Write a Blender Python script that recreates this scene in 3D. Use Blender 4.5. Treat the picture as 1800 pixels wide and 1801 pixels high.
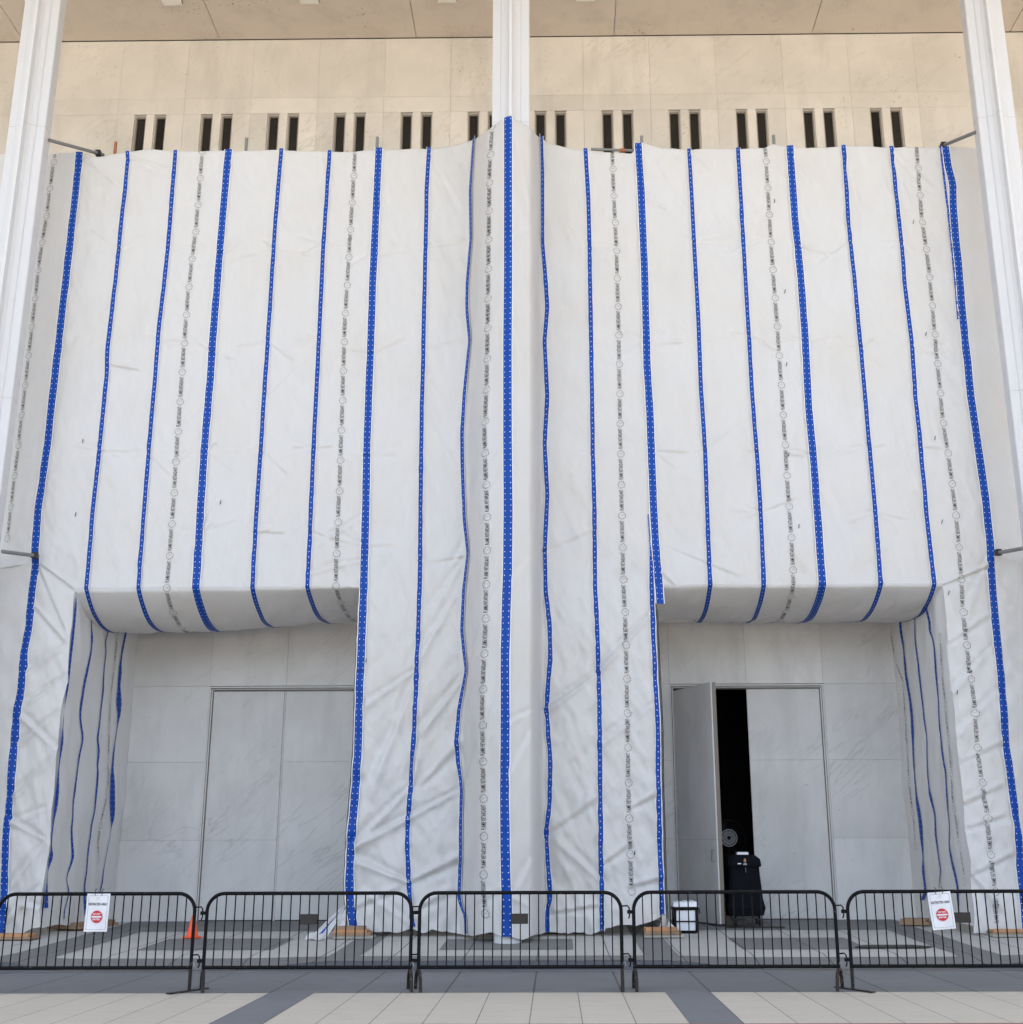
import bpy, bmesh, math, random
import numpy as np
from mathutils import Vector, Matrix
sc = bpy.context.scene
for o in list(bpy.data.objects): bpy.data.objects.remove(o, do_unlink=True)
R = math.radians
# ------------------------------------------------------------------ camera
F, PX, PY = 2166.39, 949.2, 867.38
YAW, PIT, ROL = -0.0108648, 0.279898, -0.003294
CAM = np.array([0., 0., 1.6])
def _axes():
    cy, sy, cp, sp = math.cos(YAW), math.sin(YAW), math.cos(PIT), math.sin(PIT)
    cr, sr = math.cos(ROL), math.sin(ROL)
    f = np.array([sy*cp, cy*cp, sp]); rt = np.array([cy, -sy, 0.]); up = np.cross(rt, f)
    return f, cr*rt+sr*up, -sr*rt+cr*up
AF, AR, AU = _axes()
cam_d = bpy.data.cameras.new('camera'); cam = bpy.data.objects.new('camera', cam_d)
sc.collection.objects.link(cam); sc.camera = cam
cam.matrix_world = Matrix(((AR[0], AU[0], -AF[0], CAM[0]), (AR[1], AU[1], -AF[1], CAM[1]),
                           (AR[2], AU[2], -AF[2], CAM[2]), (0, 0, 0, 1)))
cam_d.sensor_fit = 'HORIZONTAL'; cam_d.sensor_width = 36; cam_d.lens = F/1800*36
cam_d.shift_x = (900-PX)/1800; cam_d.shift_y = (PY-900.5)/1800
cam_d.clip_end = 1000
# ------------------------------------------------------------------ light
SUN_EL, SUN_AZ = 41, 25           # sun stands behind the building: this side is in open shade
w = bpy.data.worlds.new("World"); sc.world = w; w.use_nodes = True
nt = w.node_tree; nt.nodes.clear()
sky = nt.nodes.new('ShaderNodeTexSky'); sky.sky_type = 'NISHITA'; sky.sun_disc = False
sky.sun_elevation = R(SUN_EL); sky.sun_rotation = R(SUN_AZ)
sky.dust_density = 4.0; sky.air_density = 1.0; sky.ozone_density = 1.0
bg = nt.nodes.new('ShaderNodeBackground'); bg.inputs[1].default_value = 0.15
ou = nt.nodes.new('ShaderNodeOutputWorld')
hz = nt.nodes.new('ShaderNodeHueSaturation'); hz.inputs['Saturation'].default_value = .52   # milky, hazy sky
nt.links.new(sky.outputs[0], hz.inputs['Color']); nt.links.new(hz.outputs[0], bg.inputs[0]); nt.links.new(bg.outputs[0], ou.inputs[0])
sl = bpy.data.lights.new('sun', 'SUN'); sl.energy = 4.0; sl.angle = R(0.5); sl.color = (1, .93, .84)
so = bpy.data.objects.new('sun', sl); sc.collection.objects.link(so)
sd = Vector((math.sin(R(SUN_AZ))*math.cos(R(SUN_EL)), math.cos(R(SUN_AZ))*math.cos(R(SUN_EL)), math.sin(R(SUN_EL))))
so.rotation_euler = sd.to_track_quat('Z', 'Y').to_euler(); so.location = (0, -10, 40)
sc.view_settings.view_transform = 'Standard'; sc.view_settings.look = 'None'
sc.view_settings.gamma = 1; sc.view_settings.exposure = 2.15
sc.cycles.max_bounces = 10; sc.cycles.diffuse_bounces = 6
# ------------------------------------------------------------------ pixel helpers (measurements from the photograph -> points on known planes)
def ray(x, y): return AF+(x-PX)/F*AR-(y-PY)/F*AU
def onY(x, y, Yv):
    d = ray(x, y); return CAM+Yv/d[1]*d
def onX(x, y, Xv):
    d = ray(x, y); return CAM+Xv/d[0]*d
PLY, PLZ, PLS = 17.65, .10, .03          # platform: front edge, height there, slope up to the wall
def pz(Y): return PLZ+PLS*(Y-PLY)
# ------------------------------------------------------------------ noise
def _h(ix, iy, s):
    n = np.sin(ix*127.1+iy*311.7+s*74.7)*43758.5453; return n-np.floor(n)
def vn(x, y, s=0):
    x = np.asarray(x, float); y = np.asarray(y, float)
    ix, iy = np.floor(x), np.floor(y); fx, fy = x-ix, y-iy
    fx = fx*fx*fx*(fx*(fx*6-15)+10); fy = fy*fy*fy*(fy*(fy*6-15)+10)
    a, b, c, d = _h(ix, iy, s), _h(ix+1, iy, s), _h(ix, iy+1, s), _h(ix+1, iy+1, s)
    return (a*(1-fx)+b*fx)*(1-fy)+(c*(1-fx)+d*fx)*fy-.5
def fbm(x, y, s=0, o=3):
    t = 0; a = 1.
    for i in range(o): t = t+a*vn(x*2**i, y*2**i, s+i*3.3); a *= .5
    return t
def sstep(a, b, x):
    t = np.clip((np.asarray(x, float)-a)/(b-a), 0, 1); return t*t*(3-2*t)
# ------------------------------------------------------------------ materials
def nodes(name):
    m = bpy.data.materials.new(name); m.use_nodes = True
    return m, m.node_tree, m.node_tree.nodes['Principled BSDF']
def N(t, typ, **k):
    n = t.nodes.new(typ)
    for a, v in k.items(): setattr(n, a, v)
    return n
def math_n(t, op, a, b=None, c=None):
    n = N(t, 'ShaderNodeMath', operation=op)
    for i, v in enumerate((a, b, c)):
        if v is None: continue
        if isinstance(v, (int, float)): n.inputs[i].default_value = v
        else: t.links.new(v, n.inputs[i])
    return n.outputs[0]
def noise(t, co, scale, det=4, rough=.55, vec=None):
    n = N(t, 'ShaderNodeTexNoise'); n.inputs['Scale'].default_value = scale
    n.inputs['Detail'].default_value = det; n.inputs['Roughness'].default_value = rough
    if vec is not None:
        mp = N(t, 'ShaderNodeMapping'); mp.inputs['Scale'].default_value = vec; t.links.new(co, mp.inputs[0]); co = mp.outputs[0]
    t.links.new(co, n.inputs['Vector']); return n.outputs['Fac']
def ramp(t, fac, stops):
    r = N(t, 'ShaderNodeValToRGB'); e = r.color_ramp.elements
    while len(e) < len(stops): e.new(.5)
    for i, (p, c) in enumerate(stops):
        e[i].position = p; e[i].color = (c, c, c, 1) if isinstance(c, (int, float)) else (*c, 1)
    t.links.new(fac, r.inputs[0]); return r.outputs[0]
def mix(t, fac, a, b, mode='MIX'):
    n = N(t, 'ShaderNodeMix', data_type='RGBA', blend_type=mode)
    for i, v in ((0, fac), (6, a), (7, b)):
        if isinstance(v, (int, float)): n.inputs[i].default_value = v
        elif isinstance(v, tuple): n.inputs[i].default_value = (*v, 1)
        else: t.links.new(v, n.inputs[i])
    return n.outputs[2]
def bump(t, bs, h, st, dist=.02, prev=None):
    b = N(t, 'ShaderNodeBump'); b.inputs['Strength'].default_value = st; b.inputs['Distance'].default_value = dist
    t.links.new(h, b.inputs['Height'])
    if prev is not None: t.links.new(prev, b.inputs['Normal'])
    t.links.new(b.outputs[0], bs.inputs['Normal']); return b.outputs[0]
def objco(t): return N(t, 'ShaderNodeTexCoord').outputs['Object']
def simple(name, col, rough=.5, metal=0, var=.12, sc_=6, bmp=0.0, spec=.5):
    m, t, b = nodes(name); co = objco(t)
    n = noise(t, co, sc_, 5)
    c = mix(t, n, tuple(max(0, x*(1-var)) for x in col), tuple(min(1, x*(1+var)) for x in col))
    t.links.new(c, b.inputs['Base Color']); b.inputs['Roughness'].default_value = rough
    b.inputs['Metallic'].default_value = metal; b.inputs['Specular IOR Level'].default_value = spec
    if bmp: bump(t, b, noise(t, co, sc_*6, 4), bmp, .01)
    return m
def mat_cloth(name='sheeting', base=(.65, .653, .66)):
    m, t, b = nodes(name); co = objco(t)
    n1 = noise(t, co, .55, 4); n2 = noise(t, co, 2.2, 6, .6, (1, 1, .45)); n3 = noise(t, co, 40, 2)
    c = mix(t, ramp(t, n1, [(.35, 0.), (.75, 1.)]), base, (base[0]*.985, base[1]*.955, base[2]*.90))
    c = mix(t, math_n(t, 'MULTIPLY', ramp(t, n2, [(.5, 0.), (.8, 1.)]), .35), c, (base[0]*.86, base[1]*.84, base[2]*.80))
    c = mix(t, math_n(t, 'MULTIPLY', n3, .06), c, (.5, .5, .5))
    t.links.new(c, b.inputs['Base Color']); b.inputs['Roughness'].default_value = .36
    b.inputs['Specular IOR Level'].default_value = .5
    h1 = noise(t, co, 2.6, 4, .5, (1, 1, .6)); h2 = noise(t, co, 22, 4, .6)
    # fine stretch creases running up and across the cloth
    w1 = N(t, 'ShaderNodeTexNoise'); w1.noise_type = 'RIDGED_MULTIFRACTAL'; w1.inputs['Scale'].default_value = 1.1
    w1.inputs['Detail'].default_value = 4; mp = N(t, 'ShaderNodeMapping')
    m0 = N(t, 'ShaderNodeMapping'); m0.inputs['Rotation'].default_value = (0, R(-32), 0); mp.inputs['Scale'].default_value = (1.9, 1, .4)
    t.links.new(co, m0.inputs[0]); t.links.new(m0.outputs[0], mp.inputs[0]); t.links.new(mp.outputs[0], w1.inputs['Vector'])
    tl = N(t, 'ShaderNodeBsdfTranslucent'); tl.inputs[0].default_value = (.85, .83, .80, 1); mx = N(t, 'ShaderNodeMixShader'); mx.inputs[0].default_value = .16
    t.links.new(b.outputs[0], mx.inputs[1]); t.links.new(tl.outputs[0], mx.inputs[2]); t.links.new(mx.outputs[0], t.nodes['Material Output'].inputs[0])
    w2 = N(t, 'ShaderNodeTexNoise'); w2.noise_type = 'RIDGED_MULTIFRACTAL'; w2.inputs['Scale'].default_value = 1.5; w2.inputs['Detail'].default_value = 3
    mp2 = N(t, 'ShaderNodeMapping'); m2 = N(t, 'ShaderNodeMapping'); m2.inputs['Rotation'].default_value = (0, R(18), 0); mp2.inputs['Scale'].default_value = (2.2, 1, .35)
    t.links.new(co, m2.inputs[0]); t.links.new(m2.outputs[0], mp2.inputs[0]); t.links.new(mp2.outputs[0], w2.inputs['Vector'])
    p = bump(t, b, h1, .45, .05); p = bump(t, b, w1.outputs['Fac'], .9, .035, p); p = bump(t, b, w2.outputs['Fac'], .6, .025, p); bump(t, b, h2, .12, .003, p)
    return m
def mat_band(name, wide):
    """blue reinforcing band: white edge, dark border line, rows of white eyelets (uv: across, metres along)"""
    m, t, b = nodes(name); uv = N(t, 'ShaderNodeUVMap').outputs[0]
    s = N(t, 'ShaderNodeSeparateXYZ'); t.links.new(uv, s.inputs[0]); u, v = s.outputs[0], s.outputs[1]
    W = .165 if wide else .10
    cu = math_n(t, 'ABSOLUTE', math_n(t, 'SUBTRACT', u, .5))
    e_blue = (.132/2/W) if wide else (.078/2/W)
    inb = math_n(t, 'LESS_THAN', cu, e_blue); inn = math_n(t, 'LESS_THAN', cu, e_blue-.008/W)
    co = objco(t); n = noise(t, co, 3.5, 5)
    blue = mix(t, n, (.002, .040, .27), (.003, .066, .37))
    c = mix(t, inb, (.70, .705, .72), (.006, .03, .17)); c = mix(t, inn, c, blue)
    rows = ((.5-.24, .0), (.5+.24, .03)) if wide else ((.5, 0.),)
    dot = None
    for ru, sh in rows:
        du = math_n(t, 'MULTIPLY', math_n(t, 'SUBTRACT', u, ru), W)
        fv = math_n(t, 'FRACT', math_n(t, 'ADD', math_n(t, 'MULTIPLY', v, 10.), sh))
        dv = math_n(t, 'MULTIPLY', math_n(t, 'SUBTRACT', fv, .5), .1)
        d = math_n(t, 'SQRT', math_n(t, 'ADD', math_n(t, 'MULTIPLY', du, du), math_n(t, 'MULTIPLY', dv, dv)))
        k = math_n(t, 'LESS_THAN', d, .0080); dot = k if dot is None else math_n(t, 'MAXIMUM', dot, k)
    c = mix(t, dot, c, (.62, .66, .76))
    t.links.new(c, b.inputs['Base Color']); b.inputs['Roughness'].default_value = .5; b.inputs['Specular IOR Level'].default_value = .2
    bump(t, b, noise(t, co, 9, 5), .4, .012)
    return m
def mat_marble(name, lo, hi, vein, stain=(.30, .2, .11), bm=.1, fre=.645):
    m, t, b = nodes(name); co = objco(t)
    at = N(t, 'ShaderNodeAttribute', attribute_name='tone').outputs['Fac']
    n1 = noise(t, co, .9, 6, .6)
    c = mix(t, math_n(t, 'ADD', math_n(t, 'MULTIPLY', ramp(t, n1, [(.3, 0.), (.7, 1.)]), .5), math_n(t, 'MULTIPLY', at, .5)), lo, hi)
    # grey veins, drifting diagonally
    sh = N(t, 'ShaderNodeVectorMath', operation='ADD')
    cb = N(t, 'ShaderNodeCombineXYZ'); t.links.new(math_n(t, 'MULTIPLY', at, 37.), cb.inputs[0]); t.links.new(math_n(t, 'MULTIPLY', at, 17.), cb.inputs[2])
    t.links.new(co, sh.inputs[0]); t.links.new(cb.outputs[0], sh.inputs[1])
    m0 = N(t, 'ShaderNodeMapping'); m0.inputs['Rotation'].default_value = (0, R(40), 0); mp = N(t, 'ShaderNodeMapping'); mp.inputs['Scale'].default_value = (.45, 1, 2.6)
    t.links.new(sh.outputs[0], m0.inputs[0]); t.links.new(m0.outputs[0], mp.inputs[0])
    vn_ = N(t, 'ShaderNodeTexNoise'); vn_.inputs['Scale'].default_value = .9; vn_.inputs['Detail'].default_value = 9; vn_.inputs['Distortion'].default_value = 1.4
    t.links.new(mp.outputs[0], vn_.inputs['Vector'])
    vv = ramp(t, vn_.outputs['Fac'], [(.475, 0.), (.5, .55), (.52, 0.)])
    cl = ramp(t, noise(t, co, .6, 5), [(.45, 0.), (.7, 1.)])
    c = mix(t, math_n(t, 'MULTIPLY', vv, cl), c, vein)
    n4 = noise(t, co, 1.2, 7, .65, (1, 1, .25))
    c = mix(t, math_n(t, 'MULTIPLY', ramp(t, n4, [(.5, 0.), (.74, 1.)]), .45), c, tuple(.66*x for x in lo))
    # rust freckles
    vo = noise(t, co, 17, 2, .5); area = ramp(t, noise(t, co, .8, 3), [(.5, 0.), (.68, 1.)])
    sp = math_n(t, 'MULTIPLY', ramp(t, vo, [(fre, 0.), (fre+.035, 1.)]), area)
    c = mix(t, math_n(t, 'MULTIPLY', sp, .7), c, stain)
    t.links.new(c, b.inputs['Base Color']); b.inputs['Roughness'].default_value = .5
    bump(t, b, noise(t, co, 14, 6), bm, .01)
    return m
def mat_paver(name, lo, hi, pitch=None, x0=0, joint=(.12, .115, .105), spot=.35):
    m, t, b = nodes(name); co = objco(t)
    n1 = noise(t, co, .8, 6, .6); n2 = noise(t, co, 60, 3, .7); n3 = noise(t, co, 4, 6, .7, (.5, 2.2, 1))
    c = mix(t, n1, lo, hi)
    c = mix(t, math_n(t, 'MULTIPLY', ramp(t, n2, [(.35, 0.), (.7, 1.)]), .38), c, tuple(.55*x for x in lo))
    sk = noise(t, co, 7, 5, .7, (.18, 1.6, 1)); c = mix(t, math_n(t, 'MULTIPLY', ramp(t, sk, [(.56, 0.), (.70, 1.)]), .55), c, tuple(.5*x for x in lo))
    c = mix(t, math_n(t, 'MULTIPLY', ramp(t, n3, [(.58, 0.), (.8, 1.)]), spot), c, tuple(.55*x for x in lo))
    gum = N(t, 'ShaderNodeTexVoronoi'); gum.inputs['Scale'].default_value = 2.1; t.links.new(co, gum.inputs['Vector'])
    g = ramp(t, gum.outputs['Distance'], [(.03, 1.), (.055, 0.)])
    c = mix(t, math_n(t, 'MULTIPLY', g, .5), c, tuple(.45*x for x in lo))
    h = n2
    if pitch:
        s = N(t, 'ShaderNodeSeparateXYZ'); t.links.new(co, s.inputs[0])
        q = math_n(t, 'DIVIDE', math_n(t, 'SUBTRACT', s.outputs[0], x0), pitch)
        fl = math_n(t, 'FLOOR', q)
        wn = N(t, 'ShaderNodeTexWhiteNoise', noise_dimensions='1D'); t.links.new(fl, wn.inputs['W'])
        c = mix(t, math_n(t, 'MULTIPLY', wn.outputs['Value'], .22), c, tuple(.75*x for x in lo))
        fr = math_n(t, 'ABSOLUTE', math_n(t, 'SUBTRACT', math_n(t, 'FRACT', math_n(t, 'ADD', q, .5)), .5))
        wob = math_n(t, 'MULTIPLY', noise(t, co, 9, 3), .012)
        j = math_n(t, 'LESS_THAN', fr, math_n(t, 'ADD', wob, .004))
        c = mix(t, math_n(t, 'MULTIPLY', j, .9), c, joint)
    t.links.new(c, b.inputs['Base Color']); b.inputs['Roughness'].default_value = .8
    bump(t, b, h, .15, .004)
    return m
def mat_wood(name, lo, hi):
    m, t, b = nodes(name); co = objco(t)
    n = noise(t, co, 5, 6, .6, (.6, 6, 9)); c = mix(t, n, lo, hi)
    c = mix(t, ramp(t, noise(t, co, 3, 3), [(.5, 0.), (.8, .6)]), c, tuple(.4*x for x in lo))
    t.links.new(c, b.inputs['Base Color']); b.inputs['Roughness'].default_value = .75; bump(t, b, n, .3, .005)
    return m
M = dict(
 cloth=mat_cloth(), wide=mat_band('blue band with two eyelet rows', True), narrow=mat_band('blue band with one eyelet row', False),
 ink=simple('black print', (.022, .022, .024), .6), black=simple('black powder coat', (.005, .005, .006), .5, 0, .3, 12, .1, .12),
 blackfab=simple('black cover cloth', (.005, .006, .009), .9, 0, .3, 5, .3, .1), tie=simple('black tie', (.01, .01, .01), .5),
 upper=mat_marble('marble with warm bounce tint', (.545, .512, .462), (.725, .685, .625), (.42, .39, .34), bm=.03, fre=.66),  # warm bounce light on the upper wall is put into this stone colour
 marble=mat_marble('grey marble', (.47, .468, .46), (.64, .635, .625), (.28, .28, .285), (.16, .14, .12), .02, .73),
 soffit=mat_marble('soffit plaster', (.61, .53, .445), (.68, .595, .505), (.54, .44, .34), (.16, .08, .035), .02),
 column=simple('white painted steel', (.585, .595, .615), .45, 0, .03, 2, .03),
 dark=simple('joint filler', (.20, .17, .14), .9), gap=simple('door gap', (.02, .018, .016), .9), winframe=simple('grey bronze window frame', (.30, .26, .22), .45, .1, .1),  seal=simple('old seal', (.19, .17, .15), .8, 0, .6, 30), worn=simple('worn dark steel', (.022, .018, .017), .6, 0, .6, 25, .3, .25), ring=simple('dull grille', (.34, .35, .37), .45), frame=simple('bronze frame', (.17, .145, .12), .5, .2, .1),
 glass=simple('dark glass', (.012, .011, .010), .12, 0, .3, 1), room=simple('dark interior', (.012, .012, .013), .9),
 steel=simple('galvanised steel', (.22, .23, .23), .5, .4, .2, 10), rust=simple('rusty orange pole', (.36, .13, .06), .7, .1, .3, 20),
 paver=mat_paver('light plaza paving', (.49, .445, .37), (.575, .53, .45), .505, -.25),
 slate=mat_paver('dark plaza paving', (.135, .143, .152), (.195, .203, .213), 1.01, -.25, (.04, .04, .04)),
 plat=mat_paver('portico paving', (.41, .40, .38), (.53, .52, .50), 1.01, -.25, (.1, .1, .1), .5),
 platdark=mat_paver('dark portico paving', (.15, .15, .148), (.21, .21, .207), 1.01, -.25, (.045, .045, .045), .4),
 kerb=mat_paver('kerb face', (.085, .092, .105), (.12, .128, .14)), gutter=mat_paver('gutter', (.22, .22, .22), (.32, .32, .31)),
 brick=mat_paver('red brick paving', (.22, .11, .085), (.28, .15, .11)),
 wood=mat_wood('new lumber', (.42, .20, .085), (.56, .30, .14)), wood2=mat_wood('old lumber', (.24, .15, .09), (.36, .24, .15)),
 block=simple('pale block', (.38, .36, .32), .9, 0, .2, 15, .3), paper=simple('white laminated paper', (.72, .73, .76), .3, 0, .05, 14, .15),
 red=simple('sign red', (.55, .02, .03), .4, 0, .1), orange=simple('cone orange', (.85, .09, .02), .45, 0, .08),
 white=simple('white plastic', (.72, .74, .78), .4, 0, .08, 8), label=simple('grey print', (.25, .25, .28), .6),
 lamp=simple('lamp housing', (.82, .78, .70), .6), flame=simple('orange emblem', (.36, .17, .08), .5), chrome=simple('polished wire', (.6, .6, .6), .25, .9),
)
def add_chips(m, col, scale=38, th=.68):
    t = m.node_tree; b = t.nodes['Principled BSDF']; l = b.inputs['Base Color'].links[0]; src = l.from_socket
    c = mix(t, ramp(t, noise(t, objco(t), scale, 3), [(th, 0.), (th+.03, 1.)]), src, col); t.links.new(c, b.inputs['Base Color'])
add_chips(M['black'], (.10, .09, .085)); add_chips(M['worn'], (.12, .07, .045), 22, .6)
# ------------------------------------------------------------------ object helpers
C = sc.collection
def tag(o, label=None, cat=None, group=None, kind=None):
    for k, v in (('label', label), ('category', cat), ('group', group), ('kind', kind)):
        if v: o[k] = v
    return o
def empty(name, loc, label, cat, group=None, rz=0):
    o = bpy.data.objects.new(name, None); C.objects.link(o); o.location = loc; o.rotation_euler = (0, 0, rz)
    return tag(o, label, cat, group)
def link(name, me, parent=None):
    o = bpy.data.objects.new(name, me); C.objects.link(o)
    if parent is not None:
        bpy.context.view_layer.update()
        o.parent = parent; o.matrix_parent_inverse = parent.matrix_world.inverted()
    return o
class MB:
    def __init__(s): s.v = []; s.f = []; s.uv = {}
    def add(s, vs, fs):
        n = len(s.v); s.v += [tuple(map(float, p)) for p in vs]; s.f += [tuple(i+n for i in f) for f in fs]; return s
    def box(s, x0, x1, y0, y1, z0, z1, mt=None):
        vs = [(x, y, z) for x in (x0, x1) for y in (y0, y1) for z in (z0, z1)]
        if mt is not None: vs = [tuple(mt @ Vector(p)) for p in vs]
        return s.add(vs, [(0, 1, 3, 2), (4, 6, 7, 5), (0, 4, 5, 1), (2, 3, 7, 6), (0, 2, 6, 4), (1, 5, 7, 3)])
    def tube(s, pts, r, n=10, cap=True, closed=False):
        P = [Vector(p) for p in pts]; m = len(P); vs = []; up = None
        rr = r if isinstance(r, (list, tuple)) else [r]*m
        for i, p in enumerate(P):
            if closed: t = (P[(i+1) % m]-P[i-1]).normalized()
            else: t = (P[min(i+1, m-1)]-P[max(i-1, 0)]).normalized()
            if up is None:
                a = Vector((0, 0, 1)) if abs(t.z) < .9 else Vector((1, 0, 0)); up = t.cross(a).normalized()
            up = (up-t*up.dot(t)).normalized(); sd_ = t.cross(up)
            for k in range(n):
                q = 2*math.pi*k/n; vs.append(p+(up*math.cos(q)+sd_*math.sin(q))*rr[i])
        fs = [(i*n+k, i*n+(k+1) % n, (i+1)*n+(k+1) % n, (i+1)*n+k) for i in range(m-1) for k in range(n)]
        if closed: fs += [((m-1)*n+k, (m-1)*n+(k+1) % n, (k+1) % n, k) for k in range(n)]
        elif cap: fs += [tuple(range(n-1, -1, -1)), tuple((m-1)*n+k for k in range(n))]
        return s.add(vs, fs)
    def lathe(s, prof, c=(0, 0, 0), n=28, axis='z'):
        vs = []
        for r, z in prof:
            for k in range(n):
                a = 2*math.pi*k/n; x, y = r*math.cos(a), r*math.sin(a)
                vs.append((c[0]+x, c[1]+y, c[2]+z) if axis == 'z' else (c[0]+x, c[1]+z, c[2]+y))
        m = len(prof)
        fs = [(i*n+k, i*n+(k+1) % n, (i+1)*n+(k+1) % n, (i+1)*n+k) for i in range(m-1) for k in range(n)]
        fs += [tuple(range(n-1, -1, -1)), tuple((m-1)*n+k for k in range(n))]
        return s.add(vs, fs)
    def prism(s, poly, z0, z1):
        n = len(poly); vs = [(x, y, z0) for x, y in poly]+[(x, y, z1) for x, y in poly]
        return s.add(vs, [tuple(range(n-1, -1, -1)), tuple(range(n, 2*n))]+[(i, (i+1) % n, n+(i+1) % n, n+i) for i in range(n)])
    def build(s, name, mat, parent=None, smooth=False, bevel=0, tone=None):
        me = bpy.data.meshes.new(name); me.from_pydata(s.v, [], s.f); me.update()
        bm = bmesh.new(); bm.from_mesh(me); bmesh.ops.recalc_face_normals(bm, faces=bm.faces)
        if bevel: bmesh.ops.bevel(bm, geom=list(bm.edges), offset=bevel, segments=2, affect='EDGES', profile=.6)
        bm.to_mesh(me); bm.free()
        me.materials.append(mat)
        if smooth:
            me.polygons.foreach_set('use_smooth', [True]*len(me.polygons))
            try: me.set_sharp_from_angle(angle=R(40))
            except Exception: pass
        return link(name, me, parent)
def grid_mesh(name, P, mat, parent=None, uv=None, smooth=True):
    """P: (rows, cols, 3)"""
    r, c = P.shape[:2]; me = bpy.data.meshes.new(name)
    idx = np.arange(r*c).reshape(r, c)
    f = np.stack([idx[:-1, :-1], idx[1:, :-1], idx[1:, 1:], idx[:-1, 1:]], -1).reshape(-1, 4)
    me.from_pydata(P.reshape(-1, 3).tolist(), [], f.tolist()); me.materials.append(mat)
    if smooth: me.polygons.foreach_set('use_smooth', [True]*len(me.polygons))
    if uv is not None:
        l = me.uv_layers.new(name='UVMap'); li = np.zeros(len(me.loops), int); me.loops.foreach_get('vertex_index', li)
        l.data.foreach_set('uv', uv.reshape(-1, 2)[li].ravel())
    me.update(); return link(name, me, parent)
def raw_mesh(name, V, Fc, mat, parent=None):
    me = bpy.data.meshes.new(name); me.from_pydata([tuple(map(float, v)) for v in V], [], Fc); me.materials.append(mat); me.update()
    return link(name, me, parent)
def struct(o): o['kind'] = 'structure'; return o
# ------------------------------------------------------------------ text
_txt = {}
def text2d(s, length, height, bold=.012):
    """2D mesh of a phrase scaled to length x height, origin at its left baseline"""
    if s not in _txt:
        cu = bpy.data.curves.new('lettering', 'FONT'); cu.body = s; cu.resolution_u = 2; cu.fill_mode = 'FRONT'; cu.offset = bold
        cu.space_character = 1.14
        o = bpy.data.objects.new('lettering', cu); C.objects.link(o)
        me = bpy.data.meshes.new_from_object(o.evaluated_get(bpy.context.evaluated_depsgraph_get()))
        V = np.array([v.co[:2] for v in me.vertices]); Fc = [tuple(p.vertices) for p in me.polygons]
        bpy.data.objects.remove(o); bpy.data.meshes.remove(me)
        V -= V.min(0); V /= V.max(0); _txt[s] = (V, Fc)
    V, Fc = _txt[s]; return V*np.array([length, height]), Fc
def logo2d(r):
    """dashed outline of a puffy cloud-like emblem with a few specks"""
    V = []; Fc = []; rr = random.Random(4)
    n = 40; pts = []
    for i in range(n+1):
        a = 2*math.pi*i/n; k = (1+.20*abs(math.sin(a*3.5+.6))) if math.cos(a) > -.2 else 1.0; k *= .92
        pts.append((r*k*math.cos(a), r*k*math.sin(a)))
    for i in range(n):
        if i % 4 == 3: continue
        a, b = np.array(pts[i]), np.array(pts[i+1]); d = b-a; d /= np.linalg.norm(d); q = np.array([-d[1], d[0]])*.0024*(1.0+1.4*(i % 4 == 0))
        m = len(V); V += [a-q, b-q, b+q, a+q]; Fc.append((m, m+1, m+2, m+3))
    for i in range(5):
        c = np.array([rr.uniform(-.1, .6)*r, rr.uniform(.0, .6)*r]); m = len(V); h = .003
        V += [c+(-h, -h), c+(h, -h), c+(h, h), c+(-h, h)]; Fc.append((m, m+1, m+2, m+3))
    return np.array(V), Fc
# =================================================================== SETTING: ground
def sheet(name, x0, x1, y0, y1, z, mat):
    me = bpy.data.meshes.new(name); me.from_pydata([(x0, y0, z), (x1, y0, z), (x1, y1, z), (x0, y1, z)], [], [(0, 1, 2, 3)])
    me.materials.append(mat); return struct(link(name, me))
sheet('ground', -300, 300, -300, 300, 0, M['paver'])
sheet('brick_paving', -60, 60, 9.0, 12.50, .004, M['brick'])
sheet('dark_paving', -60, 60, 15.13, 17.56, .004, M['slate'])
for x in (-3.28, 1.265, -12.35, 10.35): sheet('paving_band', x, x+.505, 12.50, 15.13, .004, M['slate'])
sheet('gutter', -60, 60, 17.56, 17.66, .008, M['gutter'])
# portico platform with dropped kerbs in front of the two openings
def zfront(X):
    X = np.asarray(X, float)
    d = np.maximum.reduce([sstep(-7.55, -6.6, X)*(1-sstep(-4.5, -2.9, X)), sstep(1.35, 2.9, X)*(1-sstep(5.3, 6.8, X))])
    return .012+(.118)*(1-d)
xs = np.concatenate([[-60, -30, -20], np.arange(-14, 14.01, .1), [20, 30, 60]])
ys = np.array([PLY, PLY+.12, PLY+.3, PLY+.6, PLY+.95, 19.3, 20.5, 22, 24.2, 30])
Xg, Yg = np.meshgrid(xs, ys); full = pz(Yg)+.03*(1-sstep(PLY, 19.3, Yg)); t_ = sstep(PLY-.1, PLY+1.0, Yg)
Zg = zfront(Xg)*(1-t_)+full*t_
struct(grid_mesh('portico_floor', np.stack([Xg, Yg, Zg], -1), M['plat']))
P2 = np.array([[(x, PLY, z) for x, z in zip(xs, zfront(xs))], [(x, PLY-.012, 0) for x in xs]])
struct(grid_mesh('kerb', P2, M['kerb'], smooth=False))
def floorz(X, Y):
    t = sstep(PLY-.1, PLY+1.0, Y); return zfront(X)*(1-t)+(pz(Y)+.03*(1-sstep(PLY, 19.3, Y)))*t
def inlay(x0, x1, y0, y1, lift=.005):
    nx = max(2, int((x1-x0)/.1)); ny = max(2, int((y1-y0)/.06))
    X, Y = np.meshgrid(np.linspace(x0, x1, nx), np.linspace(y0, y1, ny))
    struct(grid_mesh('paving_inlay', np.stack([X, Y, floorz(X, Y)+lift], -1), M['platdark']))
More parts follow.
